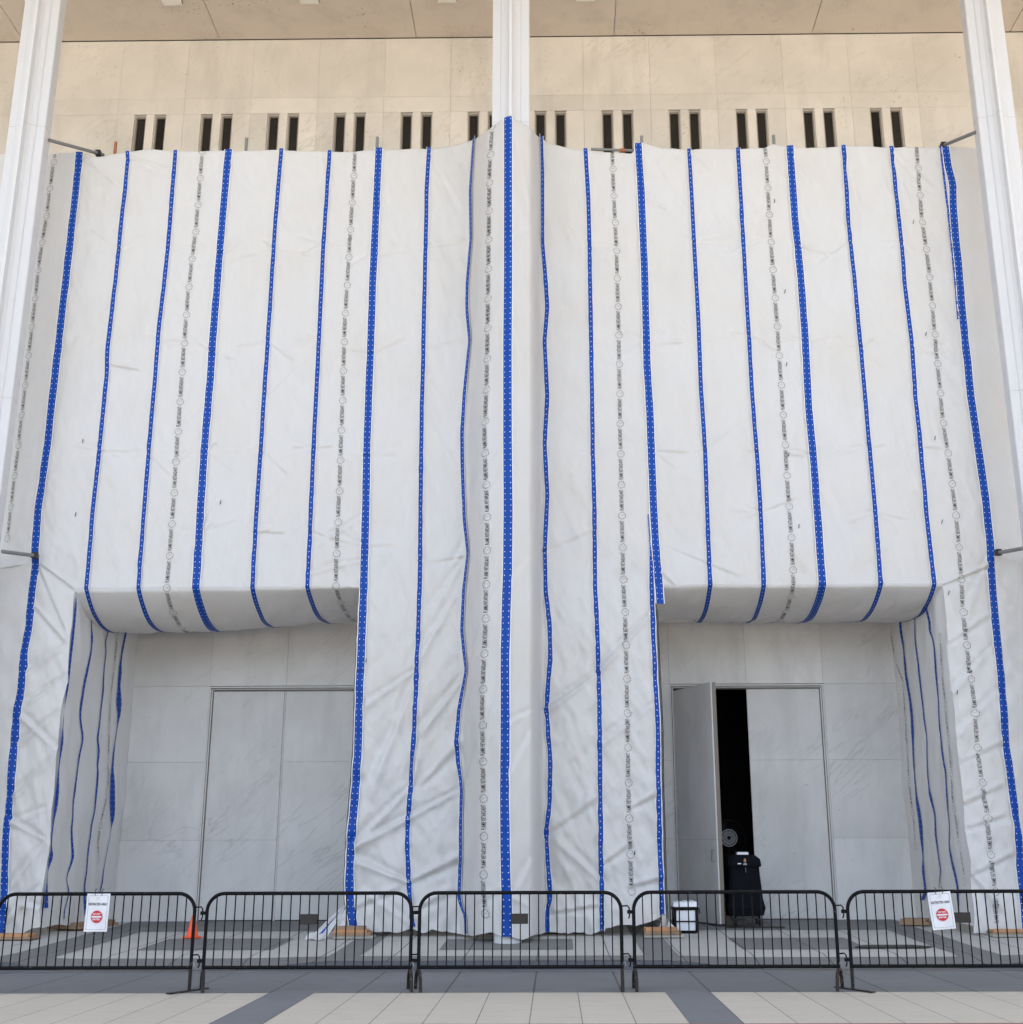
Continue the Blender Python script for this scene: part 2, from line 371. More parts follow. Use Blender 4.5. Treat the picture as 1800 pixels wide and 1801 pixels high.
inlay(-20, 20, PLY+.002, 18.32)                       # dark border behind the kerb
for x0, x1 in ((-7.83, -7.05), (-3.18, -2.74), (1.25, 1.73), (5.62, 6.22)): inlay(x0, x1, 18.33, 24.2)
inlay(-7.04, -3.19, 22.15, 24.2); inlay(1.74, 5.61, 22.15, 24.2)
inlay(-6.2, -4.18, 19.3, 20.93); inlay(2.75, 4.6, 19.2, 20.85); inlay(-1.71, .27, 19.25, 20.75)
# =================================================================== BUILDING
WY = 24.07; SZ = 19.33
bld = empty('building', (0, WY, 0), 'tall marble-faced building with slit windows under a deep tan portico ceiling', 'building')
rnd = random.Random(7)
def panels(name, rects, mat, Y=WY, th=.05, gap=.002):
    """one mesh of separate stone panels with open joints and a tone per panel"""
    mb = MB(); tones = []
    for x0, x1, z0, z1 in rects:
        mb.box(x0+gap, x1-gap, Y, Y+th, z0+gap, z1-gap); tones += [rnd.random()]*6
    me = bpy.data.meshes.new(name); me.from_pydata(mb.v, [], mb.f)
    bm = bmesh.new(); bm.from_mesh(me); bmesh.ops.recalc_face_normals(bm, faces=bm.faces); bm.to_mesh(me); bm.free()
    me.materials.append(mat); a = me.attributes.new('tone', 'FLOAT', 'FACE'); a.data.foreach_set('value', tones)
    return link(name, me, bld)
P = 1.4932; XJ = [-8.2015+P*k for k in range(-14, 26)]          # vertical joints
winx = []
for k in range(12):
    xw = -9.307+P*k; winx += [(xw, xw+.27), (xw+.448, xw+.717)]
WT, WB = 17.405, 14.3
up = []
for a, b in zip(XJ[:-1], XJ[1:]):
    up.append((a, b, 17.80, SZ-.012)); up.append((a, b, WT, 17.80))
    ws = [w_ for w_ in winx if a < w_[0] < b]
    if ws:
        cur = a
        for w0, w1 in ws: up.append((cur, w0+.004, WB, WT)); cur = w1-.004
        up.append((cur, b, WB, WT))
    else: up.append((a, b, WB, WT))
panels('upper_wall', up, M['upper'])
# lower stone facing with two door openings
DL = (-6.707, -3.725); DR = (2.250, 5.233); DT = 4.60
low = []
rows = [(.1, 1.745), (1.745, 3.187), (3.187, 4.64), (4.64, 5.9), (5.9, 8.7), (8.7, 11.5), (11.5, WB)]
for a, b in zip(XJ[:-1], XJ[1:]):
    for z0, z1 in rows:
        if z1 <= 4.65:
            segs = [(a, b)]
            for d0, d1 in (DL, DR):
                ns = []
                for s0, s1 in segs:
                    if s1 <= d0 or s0 >= d1: ns.append((s0, s1)); continue
                    if s0 < d0-.05: ns.append((s0, d0))
                    if s1 > d1+.05: ns.append((d1, s1))
                segs = ns
            low += [(s0, s1, z0, z1) for s0, s1 in segs if s1-s0 > .03]
        else: low.append((a, b, z0, z1))
panels('lower_wall', low, M['marble'])
# backing wall behind the facing (with the same openings), side and roof
mb = MB(); xe = -32
for w0, w1 in winx:
    mb.box(xe, w0-.01, WY+.052, WY+.5, WB, WT); xe = w1+.01
mb.box(xe, 32, WY+.052, WY+.5, WB, WT)
mb.box(-32, 32, WY+.052, WY+.5, WT+.001, SZ+1.2); mb.box(-32, 32, WY+.052, WY+.5, 4.66, WB-.001)
mb.box(-32, DL[0]-.06, WY+.052, WY+.5, 0, 4.659); mb.box(DL[1]+.06, DR[0]-.06, WY+.052, WY+.5, 0, 4.659); mb.box(DR[1]+.06, 32, WY+.052, WY+.5, 0, 4.659)
mb.build('backing_wall', M['dark'], bld)
mb = MB(); mb.box(-32, 32, WY+6, 62, 0, 21.5); mb.box(-32, -31.5, WY+.5, WY+6, 0, 21.5); mb.box(31.5, 32, WY+.5, WY+6, 0, 21.5); mb.build('rear_block', M['marble'], bld)
mb = MB(); mb.box(-34, 34, 13.6, 63, SZ+.06, 22.2); mb.build('roof', M['column'], bld)
# soffit panels with open joints
rects = []; mb = MB(); tones = []
sx = [-7.52+4.49*k for k in range(-6, 9)]
for a, b in zip(sx[:-1], sx[1:]):
    for y0, y1 in ((13.62, 18.4), (18.4, WY-.015)):
        mb.box(a+.008, b-.008, y0+.008, y1-.008, SZ, SZ+.055)
o = mb.build('soffit', M['soffit'], bld)
for k in range(len(sx)-1): pass
# windows
for w0, w1 in winx:
    fr = MB(); d = WY+.13; t = .024
    fr.box(w0-.004, w0+.02, WY+.056, d+.1, WB, WT); fr.box(w1-.02, w1+.004, WY+.056, d+.1, WB, WT)     # stone reveals
    fr.box(w0+.021, w1-.021, WY+.056, d+.1, WT-.02, WT-.001)
    f = fr.build('window', M['upper'], bld)
    g = MB(); g.box(w0+.021, w0+.021+t, d-.05, d, WB, WT-.021); g.box(w1-.021-t, w1-.021, d-.05, d, WB, WT-.021); g.box(w0+.021+t, w1-.021-t, d-.05, d, WT-.021-t*1.3, WT-.021)
    g.build('frame', M['winframe'], f)
    p_ = MB(); p_.box(w0+.03, w1-.03, d-.02, d-.012, WB, WT-.03); p_.build('pane', M['glass'], f)
# doors: steel frame lines + stone faced leaves
def door_frame(d0, d1, par):
    mb = MB()
    for i, (o_, w_) in enumerate(((0, .03), (.045, .022))):
        mb.box(d0+o_, d0+o_+w_, WY-.006-.004*i, WY+.12, .2, DT+.03-o_); mb.box(d1-o_-w_, d1-o_, WY-.006-.004*i, WY+.12, .2, DT+.03-o_)
        mb.box(d0+o_+w_, d1-o_-w_, WY-.006-.004*i, WY+.12, DT+.03-o_-w_, DT+.03-o_)
    o = mb.build('door_frame', M['marble'], par); g = MB()
    for q in (.034, .071):
        g.box(d0+q, d0+q+.010, WY-.012, WY+.02, .30, DT-q); g.box(d1-q-.010, d1-q, WY-.012, WY+.02, .30, DT-q)
        g.box(d0+q+.011, d1-q-.011, WY-.012, WY+.02, DT+.006-q, DT+.013-q)
    g.build('seal_line', M['seal'], o); return o
def leaf(x0, x1, par, y=WY+.012, z0=.315, z1=DT-.05, cuts=(1.745,)):
    mb = MB(); cs = [z0]+list(cuts)+[z1]
    for a, b in zip([c+.002 for c in cs[:-1]], [c-.002 for c in cs[1:]]): mb.box(x0, x1, y, y+.05, a, b)
    o = mb.build('door', M['marble'], par)
    k = MB(); k.box(x0+.004, x1-.004, y+.051, y+.09, z0, z1-.004); k.build('door_core', M['frame'], o)
    e = MB(); e.box(x0-.0, x1, y+.01, y+.07, z0-.03, z0-.001); e.build('bottom_seal', M['tie'], o); return o
door_frame(*DL, bld); door_frame(*DR, bld)
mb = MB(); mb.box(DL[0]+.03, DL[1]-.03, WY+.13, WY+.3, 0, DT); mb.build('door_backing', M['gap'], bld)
leaf(DL[0]+.085, -5.245, bld); leaf(-5.205, DL[1]-.085, bld, cuts=(3.187,)); leaf(3.745, DR[1]-.085, bld, cuts=(3.187,))
mb = MB(); mb.box(-5.238, -5.212, WY+.02, WY+.08, .3, DT-.05); mb.build('meeting_strip', M['marble'], bld)
# the open leaf swings out of the right-hand opening
hx, hy = DR[0]+.09, WY+.02; ex, ey = 2.90, 22.70
ang = math.atan2(ey-hy, ex-hx); L = math.hypot(ex-hx, ey-hy)
od = bpy.data.objects.new('door', None)
mb = MB(); mt = Matrix.Translation((hx, hy, 0)) @ Matrix.Rotation(ang, 4, 'Z')
for a, b in ((.30, 1.72), (1.724, 4.50)): mb.box(.02, L, -.03, -.002, a, b, mt)
od = mb.build('door', M['marble'], bld); od['label'] = 'open grey stone-faced door leaf'
k = MB(); k.box(.022, L+.006, -.001, .075, .30, 4.50, mt); k.build('door_core', M['frame'], od)
k = MB(); k.tube([tuple(mt @ Vector((L-.12, -.03, 1.35))), tuple(mt @ Vector((L-.12, -.08, 1.35))), tuple(mt @ Vector((L-.12, -.08, 1.55))), tuple(mt @ Vector((L-.12, -.03, 1.55)))], .01, 6); k.build('handle', M['frame'], od)
# dark room behind the opening
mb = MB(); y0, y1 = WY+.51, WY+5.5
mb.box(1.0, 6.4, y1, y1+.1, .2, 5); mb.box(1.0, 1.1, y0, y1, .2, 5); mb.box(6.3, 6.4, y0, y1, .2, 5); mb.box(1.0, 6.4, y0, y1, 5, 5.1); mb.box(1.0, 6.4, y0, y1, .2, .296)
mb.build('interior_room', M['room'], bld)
mb = MB(); mb.box(DR[0]+.06, DR[1]-.06, WY+.0, WY+.5, .2, .300); mb.build('threshold', M['frame'], bld)
# columns: cross-shaped steel, ridge to the front
def column(cx, label, zb=.2, full=True):
    a, g = .35, .215
    half = [(.028, -.35), (.034, -.33), (.05, -.25), (.10, -.20), (.18, -.175), (.20, -.145), (.335, -.135), (.35, -.12)]
    poly = half+[(x, -y) for x, y in reversed(half)]; poly = poly+[(-x, y) for x, y in reversed(poly)]
    mb = MB(); n = len(poly); zs = [(1.2, .55), (3.0, .8), (6, .97), (11, 1.0), (SZ-.001, 1.0)]
    vs = [(cx+x*k, 20.32+y*k, z) for z, k in zs for x, y in poly]
    fs = [(i*n+j, i*n+(j+1) % n, (i+1)*n+(j+1) % n, (i+1)*n+j) for i in range(len(zs)-1) for j in range(n)]
    mb.add(vs, fs+[tuple(range(n))]); o = mb.build('column', M['column'], bld); o['label'] = label
    b = MB(); b.lathe([(.215, .12), (.215, .3), (.212, 1.0), (.20, 1.3)], (cx, 20.24, 0), 40); b.build('column_base', M['column'], o, smooth=True)
    for zz in (14.62, 9.2):
        j = MB(); j.add([(cx+x*1.002, 20.32+y*1.002, z) for z in (zz, zz+.004) for x, y in poly], [(i, (i+1) % n, n+(i+1) % n, n+i) for i in range(n)])
        j.build('joint_line', M['steel'], o)
column(-.735, 'white column whose foot shows below the centre sheeting')
column(-9.815, 'white column on the left edge of the picture'); column(8.315, 'white column on the right edge of the picture')
for cx in (-18.9, 17.4): column(cx, 'white column beyond the frame')
# ceiling lights
for i, (cx, lab) in enumerate(((-11.17, 'ceiling light half behind the left column'), (-8.2, 'small ceiling light just right of the left column'), (-5.22, 'ceiling light midway between the left and centre columns'),
                (-2.22, 'ceiling light just left of the centre column'), (.785, 'ceiling light just right of the centre column'))):
    m = MB(); m.box(cx-.2, cx+.2, 22.36, 22.77, SZ-.075, SZ-.012)
    o = m.build('ceiling_light', M['lamp'], None, bevel=.008); tag(o, lab, 'ceiling light', 'square lights on the portico ceiling')
    k = MB(); k.box(cx-.215, cx+.215, 22.34, 22.79, SZ-.0115, SZ-.001); k.build('base_frame', M['frame'], o)
    k = MB(); k.box(cx-.165, cx+.165, 22.4, 22.71, SZ-.082, SZ-.0755); k.build('diffuser', M['lamp'], o)
# =================================================================== SHEETING
TY = 21.2; CX = -.735
creases = []
def cr(x1, y1, x2, y2, amp=.03, w=.05):
    a, b = onY(x1, y1, TY), onY(x2, y2, TY); creases.append((a[0], a[2], b[0], b[2], amp, w))
for c in [(890,1030,826,1170,.04,.06),(824,1180,742,1290,.045,.07),(742,1290,727,1375,.04,.06),(735,1175,640,1245,.035,.05),(722,1385,625,1490,.05,.07),(815,1388,622,1492,.055,.06),
          (888,1220,820,1385,.05,.06),(735,1185,650,1400,.035,.09),(800,1050,735,1165,.03,.08),(895,1110,830,1180,.035,.05),(888,1290,822,1380,.03,.05),(740,1380,812,1300,.03,.08),
          (1145,1080,1055,1180,.045,.05),(1055,1182,963,1250,.05,.05),(960,1250,892,1290,.045,.04),(960,1252,895,1390,.035,.06),(1150,1240,1055,1310,.03,.06),(960,1468,905,1580,.035,.06),(960,1466,1050,1400,.03,.07),
          (955,425,900,480,.02,.05),(745,432,828,416,.035,.025),(746,612,822,592,.022,.03),(742,990,822,976,.03,.03),(822,976,770,1060,.025,.06),(958,970,900,1060,.03,.05),(958,968,1040,930,.02,.05),(890,860,800,990,.02,.05),(890,820,830,880,.02,.04),
          (1135,348,1175,368,.022,.04),(1134,605,1200,600,.015,.04),(1160,1000,1220,1060,.03,.05),(1175,960,1300,1010,.015,.04),
          (645,905,560,960,.02,.05),(640,985,540,1010,.022,.05),(645,790,600,860,.015,.05),(380,870,340,990,.02,.04),(370,700,300,780,.012,.04),(560,610,470,700,.01,.05),
          (718,1552,625,1515,.05,.07),(718,1552,812,1505,.05,.07),(812,1602,890,1555,.04,.05),(965,1606,1050,1590,.045,.04),(965,1604,900,1570,.04,.05),(1058,1520,1110,1480,.035,.06),(1058,1550,980,1480,.03,.07),(730,1630,640,1570,.03,.06),(727,1600,800,1560,.03,.07),
          (1105,1560,1165,1540,.035,.06),(1110,1420,1160,1390,.03,.06),(616,1600,700,1560,.03,.05),
          (62,985,132,1035,.05,.03),(66,990,122,1120,.04,.04),(55,1060,118,1128,.04,.05),(118,1128,40,1190,.04,.05),(110,1192,50,1236,.05,.04),(108,1250,30,1310,.05,.04),(103,1322,35,1260,.045,.05),(100,1325,28,1400,.045,.05),
          (82,1478,10,1440,.05,.04),(82,1478,20,1560,.04,.05),(80,1475,60,1370,.035,.06),(70,1560,10,1620,.04,.05),(90,1420,20,1450,.03,.05),(75,1600,30,1590,.04,.05),
          (225,275,300,300,.02,.06),(145,275,215,330,.02,.06),(402,275,440,330,.015,.05),(1390,262,1440,330,.02,.05),(1484,262,1520,400,.02,.06),(1569,262,1640,330,.025,.05),(1569,262,1600,360,.02,.04),(1212,262,1260,310,.015,.05),
          (1620,640,1660,800,.02,.05),(1570,700,1610,860,.015,.06),(1655,1030,1742,992,.05,.035),(1742,975,1700,1080,.03,.06),(1750,1135,1672,1225,.035,.05),(1762,1210,1690,1290,.03,.06),(1681,1420,1760,1380,.035,.05),
          (1697,1458,1770,1430,.04,.04),(1708,1540,1780,1500,.045,.04),(1708,1535,1760,1600,.04,.05),(1690,1340,1770,1300,.03,.05),(1668,1130,1740,1080,.03,.05),
          (655,300,700,420,.015,.05),(760,270,810,360,.015,.05),(900,230,930,400,.015,.04),(915,300,935,420,.02,.03),(1155,280,1200,360,.015,.05)]:
    cr(*c)
_cr = np.array(creases)
def crease_field(X, Z):
    out = np.zeros(np.broadcast(X, Z).shape)
    for x1, z1, x2, z2, amp, w_ in _cr:
        dx, dz = x2-x1, z2-z1; L2 = dx*dx+dz*dz; L_ = math.sqrt(L2); w_ = w_*.72
        t = ((X-x1)*dx+(Z-z1)*dz)/L2; tc = np.clip(t, 0, 1)
        sx_ = X-x1-tc*dx; sz_ = Z-z1-tc*dz; d = np.hypot(sx_, sz_)
        side = ((X-x1)*dz-(Z-z1)*dx)/L_
        fall = np.exp(-(np.maximum(0, np.abs(t-.5)-.35)/.2)**2)
        wv = w_*(.55+.9*tc)
        out += amp*1.9*fall*(np.exp(-(np.sqrt(d*d+3e-4)/(wv*.85))**1.4)-.55*np.exp(-((side-1.6*wv)/(1.5*wv))**2)*np.exp(-(d/(4*wv))**2))
    return out
def S(X, Z, det=True):
    """distance (Y) of the hanging sheeting at (X, Z)"""
    X = np.asarray(X, float); Z = np.asarray(Z, float)
    dx = X-CX
    low_ = 1-sstep(2.5, 9.0, Z)
    front = 19.93+.22*np.clip(np.abs(dx)/.34, 0, 1)**1.1
    lw = -.37-.58; side_l = sstep(.34, .88, -dx); side_r = sstep(.35, .56, dx)
    narrow = 1-.25*(1-sstep(.3, 2.0, Z))
    s_ = np.where(dx < 0, side_l, side_r)
    Y = front*(1-s_)+TY*s_
    Y = Y+.10*(1-sstep(0.2, 1.6, Z))*(1-s_)*0
    # outer return panels fall back a little
    Y = Y+(.10+.30*(1-sstep(6.5, 13, Z)))*(sstep(0, .9, (-9.27-X))+sstep(0, .9, X-7.80))
    if det:
        k = .5+.5*low_; q = .4+.6*s_
        u = X+.42*Z; v = Z-.42*X
        w_ = .05*fbm(X*.42, Z*.22, 1, 2)+.03*fbm(X*1.9, Z*.28, 5, 4)*(1+.4*low_)
        w_ = w_-.085*k*(np.abs(fbm(u*.9, v*.30, 9, 4))-.2)-.055*k*low_*(np.abs(fbm(u*2.2, v*.8, 14, 4)))
        w_ = w_-.042*(.6+.6*low_)*(np.abs(fbm(u*3.4, v*1.1, 51, 3))-.2)-.030*(.5+.7*low_)*(np.abs(fbm((X-.7*Z)*3.1, (Z+.7*X)*1.2, 57, 3))-.2)
        Y = Y-w_*q-crease_field(X, Z)*(.5+.5*s_)
    return Y
def on_sheet(px, py, det=False):
    px = np.atleast_1d(np.asarray(px, float)); py = np.atleast_1d(np.asarray(py, float))
    D = AF[None]+((px-PX)/F)[:, None]*AR[None]-((py-PY)/F)[:, None]*AU[None]
    Yv = np.full(len(px), TY)
    for _ in range(40):
        P_ = CAM+(Yv/D[:, 1])[:, None]*D; Yv = Yv*.6+.4*S(P_[:, 0], P_[:, 2], det)
    return CAM+(Yv/D[:, 1])[:, None]*D
def trace(pts):
    """pixel trace -> function X(z) on the sheeting, slightly rounded"""
    a = np.array(pts, float); yy = np.arange(a[0, 1], a[-1, 1]+.1, 6.); yy = np.append(yy, a[-1, 1]); xx = np.interp(yy, a[:, 1], a[:, 0])
    P_ = on_sheet(xx, yy); o = np.argsort(P_[:, 2]); z, x = P_[o, 2], P_[o, 0]
    zz = np.linspace(z[0], z[-1], max(8, int((z[-1]-z[0])/.05))); v = np.interp(zz, z, x)
    kk = np.array([1, 2, 1.])/4; vp = np.pad(v, 1, mode='edge'); v2 = np.convolve(vp, kk, 'valid')
    f = lambda q: np.interp(q, zz, v2)
    f.z0, f.z1 = float(z[0]), float(z[-1]); return f
TR = dict(
 W0=[(140,268),(133,340),(118,480),(100,640),(85,780),(67,900),(62,967),(62.7,984),(58,1022),(53,1060),(51,1100),(43,1140),(39,1184),(37,1212),(29,1254),(24,1298),(20,1359),(16,1408),(11,1464),(8.5,1505),(5,1567),(2,1615),(0,1650)],
 N1=[(224,266),(225,278),(209.5,438),(190,612),(188,660),(175,790),(163,900),(159,955),(152,1033)],
 N2=[(309,266),(296,432),(281,578),(275,660),(264,780),(254,900),(247,985),(244,1033)],
 W1=[(402.5,266),(388,430),(374,609),(371,660),(360,790),(353,900),(348,985),(345,1033)],
 N3=[(495,264),(481,440),(470.7,600),(459,789),(449,935),(444.6,1033)],
 N4=[(580,264),(569,430),(561.4,600),(552,787),(546,935),(541.7,1032)],
 W2=[(667,260),(661,380),(656,500),(652.6,600),(645.7,779),(643,932),(641,1000),(637.5,1097),(633,1208),(630,1319),(625,1389),(618,1472),(614,1560),(616,1600),(622,1634)],
 N5=[(755,262),(751,330),(749,430),(745,600),(745,620),(742,720),(741,800),(739,950),(739,1000),(736,1110),(733,1180),(730,1260),(725,1330),(723,1380),(717,1450),(716,1500),(720,1560),(726,1630)],
 N6=[(835,243),(829,333),(830,417),(823,500),(822,540),(828,598),(818,690),(813,765),(815,840),(818,910),(825,972),(817,1040),(814,1110),(822,1180),(808,1250),(803,1310),(808,1350),(814,1390),(812,1450),(812,1500),(810,1540),(809,1580),(815,1600),(820,1612),(821,1642)],
 W3=[(894,206),(894,480),(893,600),(893,760),(894,900),(893,1000),(891,1060),(889,1150),(889,1280),(888,1400),(889,1500),(890,1560),(892,1590),(892,1648)],
 N7=[(952,245),(954,300),(954,360),(954,425),(958,470),(963,540),(958,600),(963,700),(958,780),(963,870),(958,968),(960,1040),(967,1100),(968,1160),(961,1245),(968,1340),(967,1410),(961,1468),(965,1540),(969,1580),(962,1605),(963,1640)],
 N8=[(1030,264),(1035,350),(1037,430),(1040,600),(1043,800),(1046,900),(1047,1040),(1050,1090),(1053,1180),(1055,1260),(1056,1400),(1057,1500),(1059,1570),(1059,1638)],
 W4=[(1123,256),(1128,340),(1134,480),(1138,640),(1143,720),(1146,800),(1150,900),(1155,985),(1160,1040)],
 W4b=[(1140,905),(1143,950),(1146,1000),(1147,1060),(1150,1130),(1153,1200),(1157,1280),(1158,1380),(1160,1440),(1162,1520),(1165,1610)],
 N9=[(1212,262),(1217,350),(1221,425),(1229,570),(1233,680),(1240,790),(1244,900),(1249,1030)],
 N10=[(1298,260),(1305,380),(1311,480),(1318,600),(1324,700),(1331,790),(1338,900),(1344,1030)],
 W5=[(1390,256),(1398,380),(1407,470),(1417,600),(1423,720),(1431,800),(1440,920),(1447,1028)],
 N11=[(1484,258),(1493,400),(1504,500),(1515,620),(1524,720),(1531,800),(1540,900),(1550,1028)],
 N12=[(1568,258),(1585,420),(1592,500),(1604,600),(1611,700),(1624,830),(1632,920),(1645,1028)],
 W6=[(1664,261),(1668,292),(1676,325),(1677,367),(1682,422),(1686.5,464),(1691.5,533),(1696,575),(1703,644),(1708,697),(1722,790),(1735,880),(1743,960),(1745,1000),(1752,1080),(1760,1160),(1764,1200),(1772,1300),(1783,1380),(1793,1480),(1800,1570),(1806,1650)],
 W6b=[(1656,266),(1660,305),(1668,367),(1675,436),(1680,491),(1686,561)],
 CL=[(130,1033),(122,1130),(118,1200),(107,1246),(100,1322),(95,1381),(90,1430),(87,1493),(81,1518),(77,1552),(70,1598),(73,1640)],
 CR=[(1660,1028),(1663,1055),(1666,1090),(1668,1122),(1672,1178),(1681,1257),(1685,1313),(1693,1380),(1697,1420),(1698,1457),(1708,1518),(1708,1563),(1713,1606),(1712,1645)],
 T0=[(97,270),(82,376),(68,473),(52,621),(40,730),(28,830),(12,960),(5,1000),(0,1050)],
 T1=[(356,266),(345,400),(331,520),(322,650),(312,790),(305,900),(297,1000),(293,1035)],
 T2=[(625,266),(617,400),(607,560),(602,720),(597,870),(592,980),(591,1035)],
 T3=[(866,235),(862,300),(860,450),(858,620),(856,700),(853,760),(855,830),(858,900),(858,960),(856,1020),(855,1100),(851,1190),(849,1250),(850,1310),(851,1400),(852,1500),(851,1560),(856,1630)],
 T4=[(1077,262),(1080,345),(1085,450),(1089,600),(1091,750),(1094,900),(1097,1030),(1100,1085),(1103,1200),(1105,1330),(1107,1440),(1110,1520),(1112,1590)],
 T5=[(1347,262),(1352,350),(1358,450),(1368,580),(1375,680),(1382,790),(1388,890),(1394,980),(1396,1030)],
 T6=[(1613,262),(1622,380),(1634,470),(1646,600),(1660,745),(1670,810),(1685,930),(1691,1000),(1697,1090),(1706,1170),(1715,1230),(1723,1330),(1735,1420),(1743,1500),(1749,1560),(1755,1644)],
)
T = {k: trace(v) for k, v in TR.items()}
# small puckers where the cloth is tied back
_rp = random.Random(11)
for n_, rows_ in (('N1', (438, 640, 790)), ('N2', (434, 600, 800)), ('W1', (445, 620, 790, 935)), ('N3', (440, 600, 789, 935)), ('N4', (430, 600, 787, 933)), ('W2', (445, 620, 800, 960)), ('N8', (430, 600, 800)),
                  ('W4', (600, 790)), ('N9', (425, 600, 790)), ('N10', (430, 590, 794, 900)), ('W5', (430, 600, 800)), ('N11', (425, 610, 785, 900)), ('N12', (425, 605, 785))):
    xy_ = np.array(TR[n_], float)
    for y_ in rows_:
        x_ = float(np.interp(y_, xy_[:, 1], xy_[:, 0]))
        for k_ in range(3):
            a_ = _rp.choice((0, math.pi))+_rp.uniform(-.75, .75); l_ = _rp.uniform(22, 70)
            cr(x_+3*math.cos(a_), y_, x_+l_*math.cos(a_), y_+l_*math.sin(a_), _rp.uniform(.008, .02), _rp.uniform(.03, .05))
_cr = np.array(creases)
# top and bottom outline of the sheeting
def outline(pts):
    a = np.array(pts, float); xx = np.arange(a[0, 0], a[-1, 0]+.1, 3.); yy = np.interp(xx, a[:, 0], a[:, 1])
    P_ = on_sheet(xx, yy); o = np.argsort(P_[:, 0]); return P_[o, 0], P_[o, 2]
tx, tz = outline([(-60,272),(0,272),(90,270),(140,267),(170,274),(195,268),(215,266),(260,261),(310,264),(400,264),(500,262),(560,264),(620,265),(667,260),(755,260),(800,252),(834,243),(855,230),(868,218),(885,207),(900,206),(915,212),(932,220),(945,235),(965,249),(1000,258),(1033,263),(1060,265),(1112,268),(1120,254),(1130,249),(1145,254),(1165,259),(1212,261),(1300,260),(1345,257),(1360,249),(1378,253),(1390,255),(1420,258),(1520,255),(1545,258),(1590,256),(1650,258),(1800,262),(1860,262)])
bx_, bz_ = outline([(-60,1648),(0,1650),(40,1640),(75,1628),(100,1640),(600,1645),(612,1630),(640,1634),(660,1640),(700,1640),(725,1635),(745,1641),(760,1636),(800,1642),(830,1647),(865,1640),(872,1644),(890,1650),(900,1648),(918,1653),(935,1648),(965,1640),(1000,1643),(1010,1640),(1040,1645),(1060,1637),(1090,1628),(1120,1630),(1168,1612),(1195,1640),(1700,1640),(1745,1642),(1770,1640),(1860,1630)])
def ztop(X): return np.interp(X, tx, tz)+.012*vn(np.asarray(X)*3, 0, 3)
def zbot(X): X = np.asarray(X); return np.interp(X, bx_, bz_)+.022*vn(X*7, 0, 4)+.05*np.maximum(0, vn(X*13, 0, 6)-.1)
HEM = 6.01
def hemz(X): return np.where(X < 0, 6.005+.012*vn(X*2, 0, 8), 6.0+.012*vn(X*2, 0, 9))
def under(X, w):
    """soffit part of the sheeting: from the front hem back to the wall, w in 0..1, sagging"""
    sag = np.where(X < 0, .47-.05*(X+6.2)-.03*(X+6.2)**2*(X > -6.2), .31+.02*vn(X*1.3, 0, 2))
    sag = np.clip(sag, .14, .5)
    Y = TY+(WY-.06-TY)*w; sh = np.sin(np.pi*np.clip(w, 0, 1)**.80)
    Zb = hemz(X)-.16*w-sag*sh*.93+(.03*fbm(X*1.3, w*2, 3, 2)-.05*(np.abs(fbm(X*2.6+w*2, w*2.2, 13, 3))-.2))*np.minimum(1, w*5)
    return Y, Zb
def P_front(X, Z, off=0.):
    e = .01; Y = S(X, Z); gx = (S(X+e, Z)-Y)/e; gz = (S(X, Z+e)-Y)/e
    n = np.stack([gx, -np.ones_like(gx), gz], -1); n /= np.linalg.norm(n, axis=-1, keepdims=True)
    return np.stack([X, Y, Z], -1)+off*n
def P_under(X, w, off=0.):
    Y, Z = under(X, w); Y2, Z2 = under(X, np.minimum(w+.01, 1.01)); ty, tz_ = Y2-Y, Z2-Z
    l = np.hypot(ty, tz_)+1e-9; n = np.stack([np.zeros_like(X), tz_/l, -ty/l], -1)
    Yf = S(X, hemz(X))-TY; k = np.maximum(0, 1-w*6); base = np.stack([X, Y+Yf*k, Z], -1)
    return base+off*n
def P_path(Xf, top, under_len, off, dz=.05):
    """points down the front then under; returns list for centre function Xf(z)"""
def sheet_grid(name, left, right, label, bay, extra=None, res=.032, zlow=None, side=None):
    """one width of sheeting between two seam lines; 'bay' ones turn under at the hem"""
    nu = max(4, int(abs(right(10.)-left(10.))/res)); nv = int(14/res)
    u = np.linspace(0, 1, nu)[None, :].repeat(nv, 0); v = np.linspace(0, 1, nv)[:, None].repeat(nu, 1)
    Zt = np.full_like(u, 14.6); Zc = 14.6*(1-v)+(HEM if bay else .3)*v
    for _ in range(4):
        X = left(Zc)*(1-u)+right(Zc)*u
        zb = hemz(X) if bay else (zlow(X) if zlow else zbot(X))
        Zc = ztop(X)*(1-v)+zb*v
    X = left(Zc)*(1-u)+right(Zc)*u
    P_ = P_front(X, Zc)
    # top hem rolls back over the rail
    P_[0, :, 1] += .06; P_[0, :, 2] -= .02
    if bay:
        w_ = np.linspace(0, 1, 45)[:, None].repeat(nu, 1); Xb = X[-1][None].repeat(45, 0)
        P_ = np.concatenate([P_, P_under(Xb, w_)], 0)
    return P_
def link_sheet(P_, label, name='sheeting'):
    o = grid_mesh(name, P_, M['cloth']); tag(o, label, 'sheeting', 'printed white sheeting over the scaffold'); return o
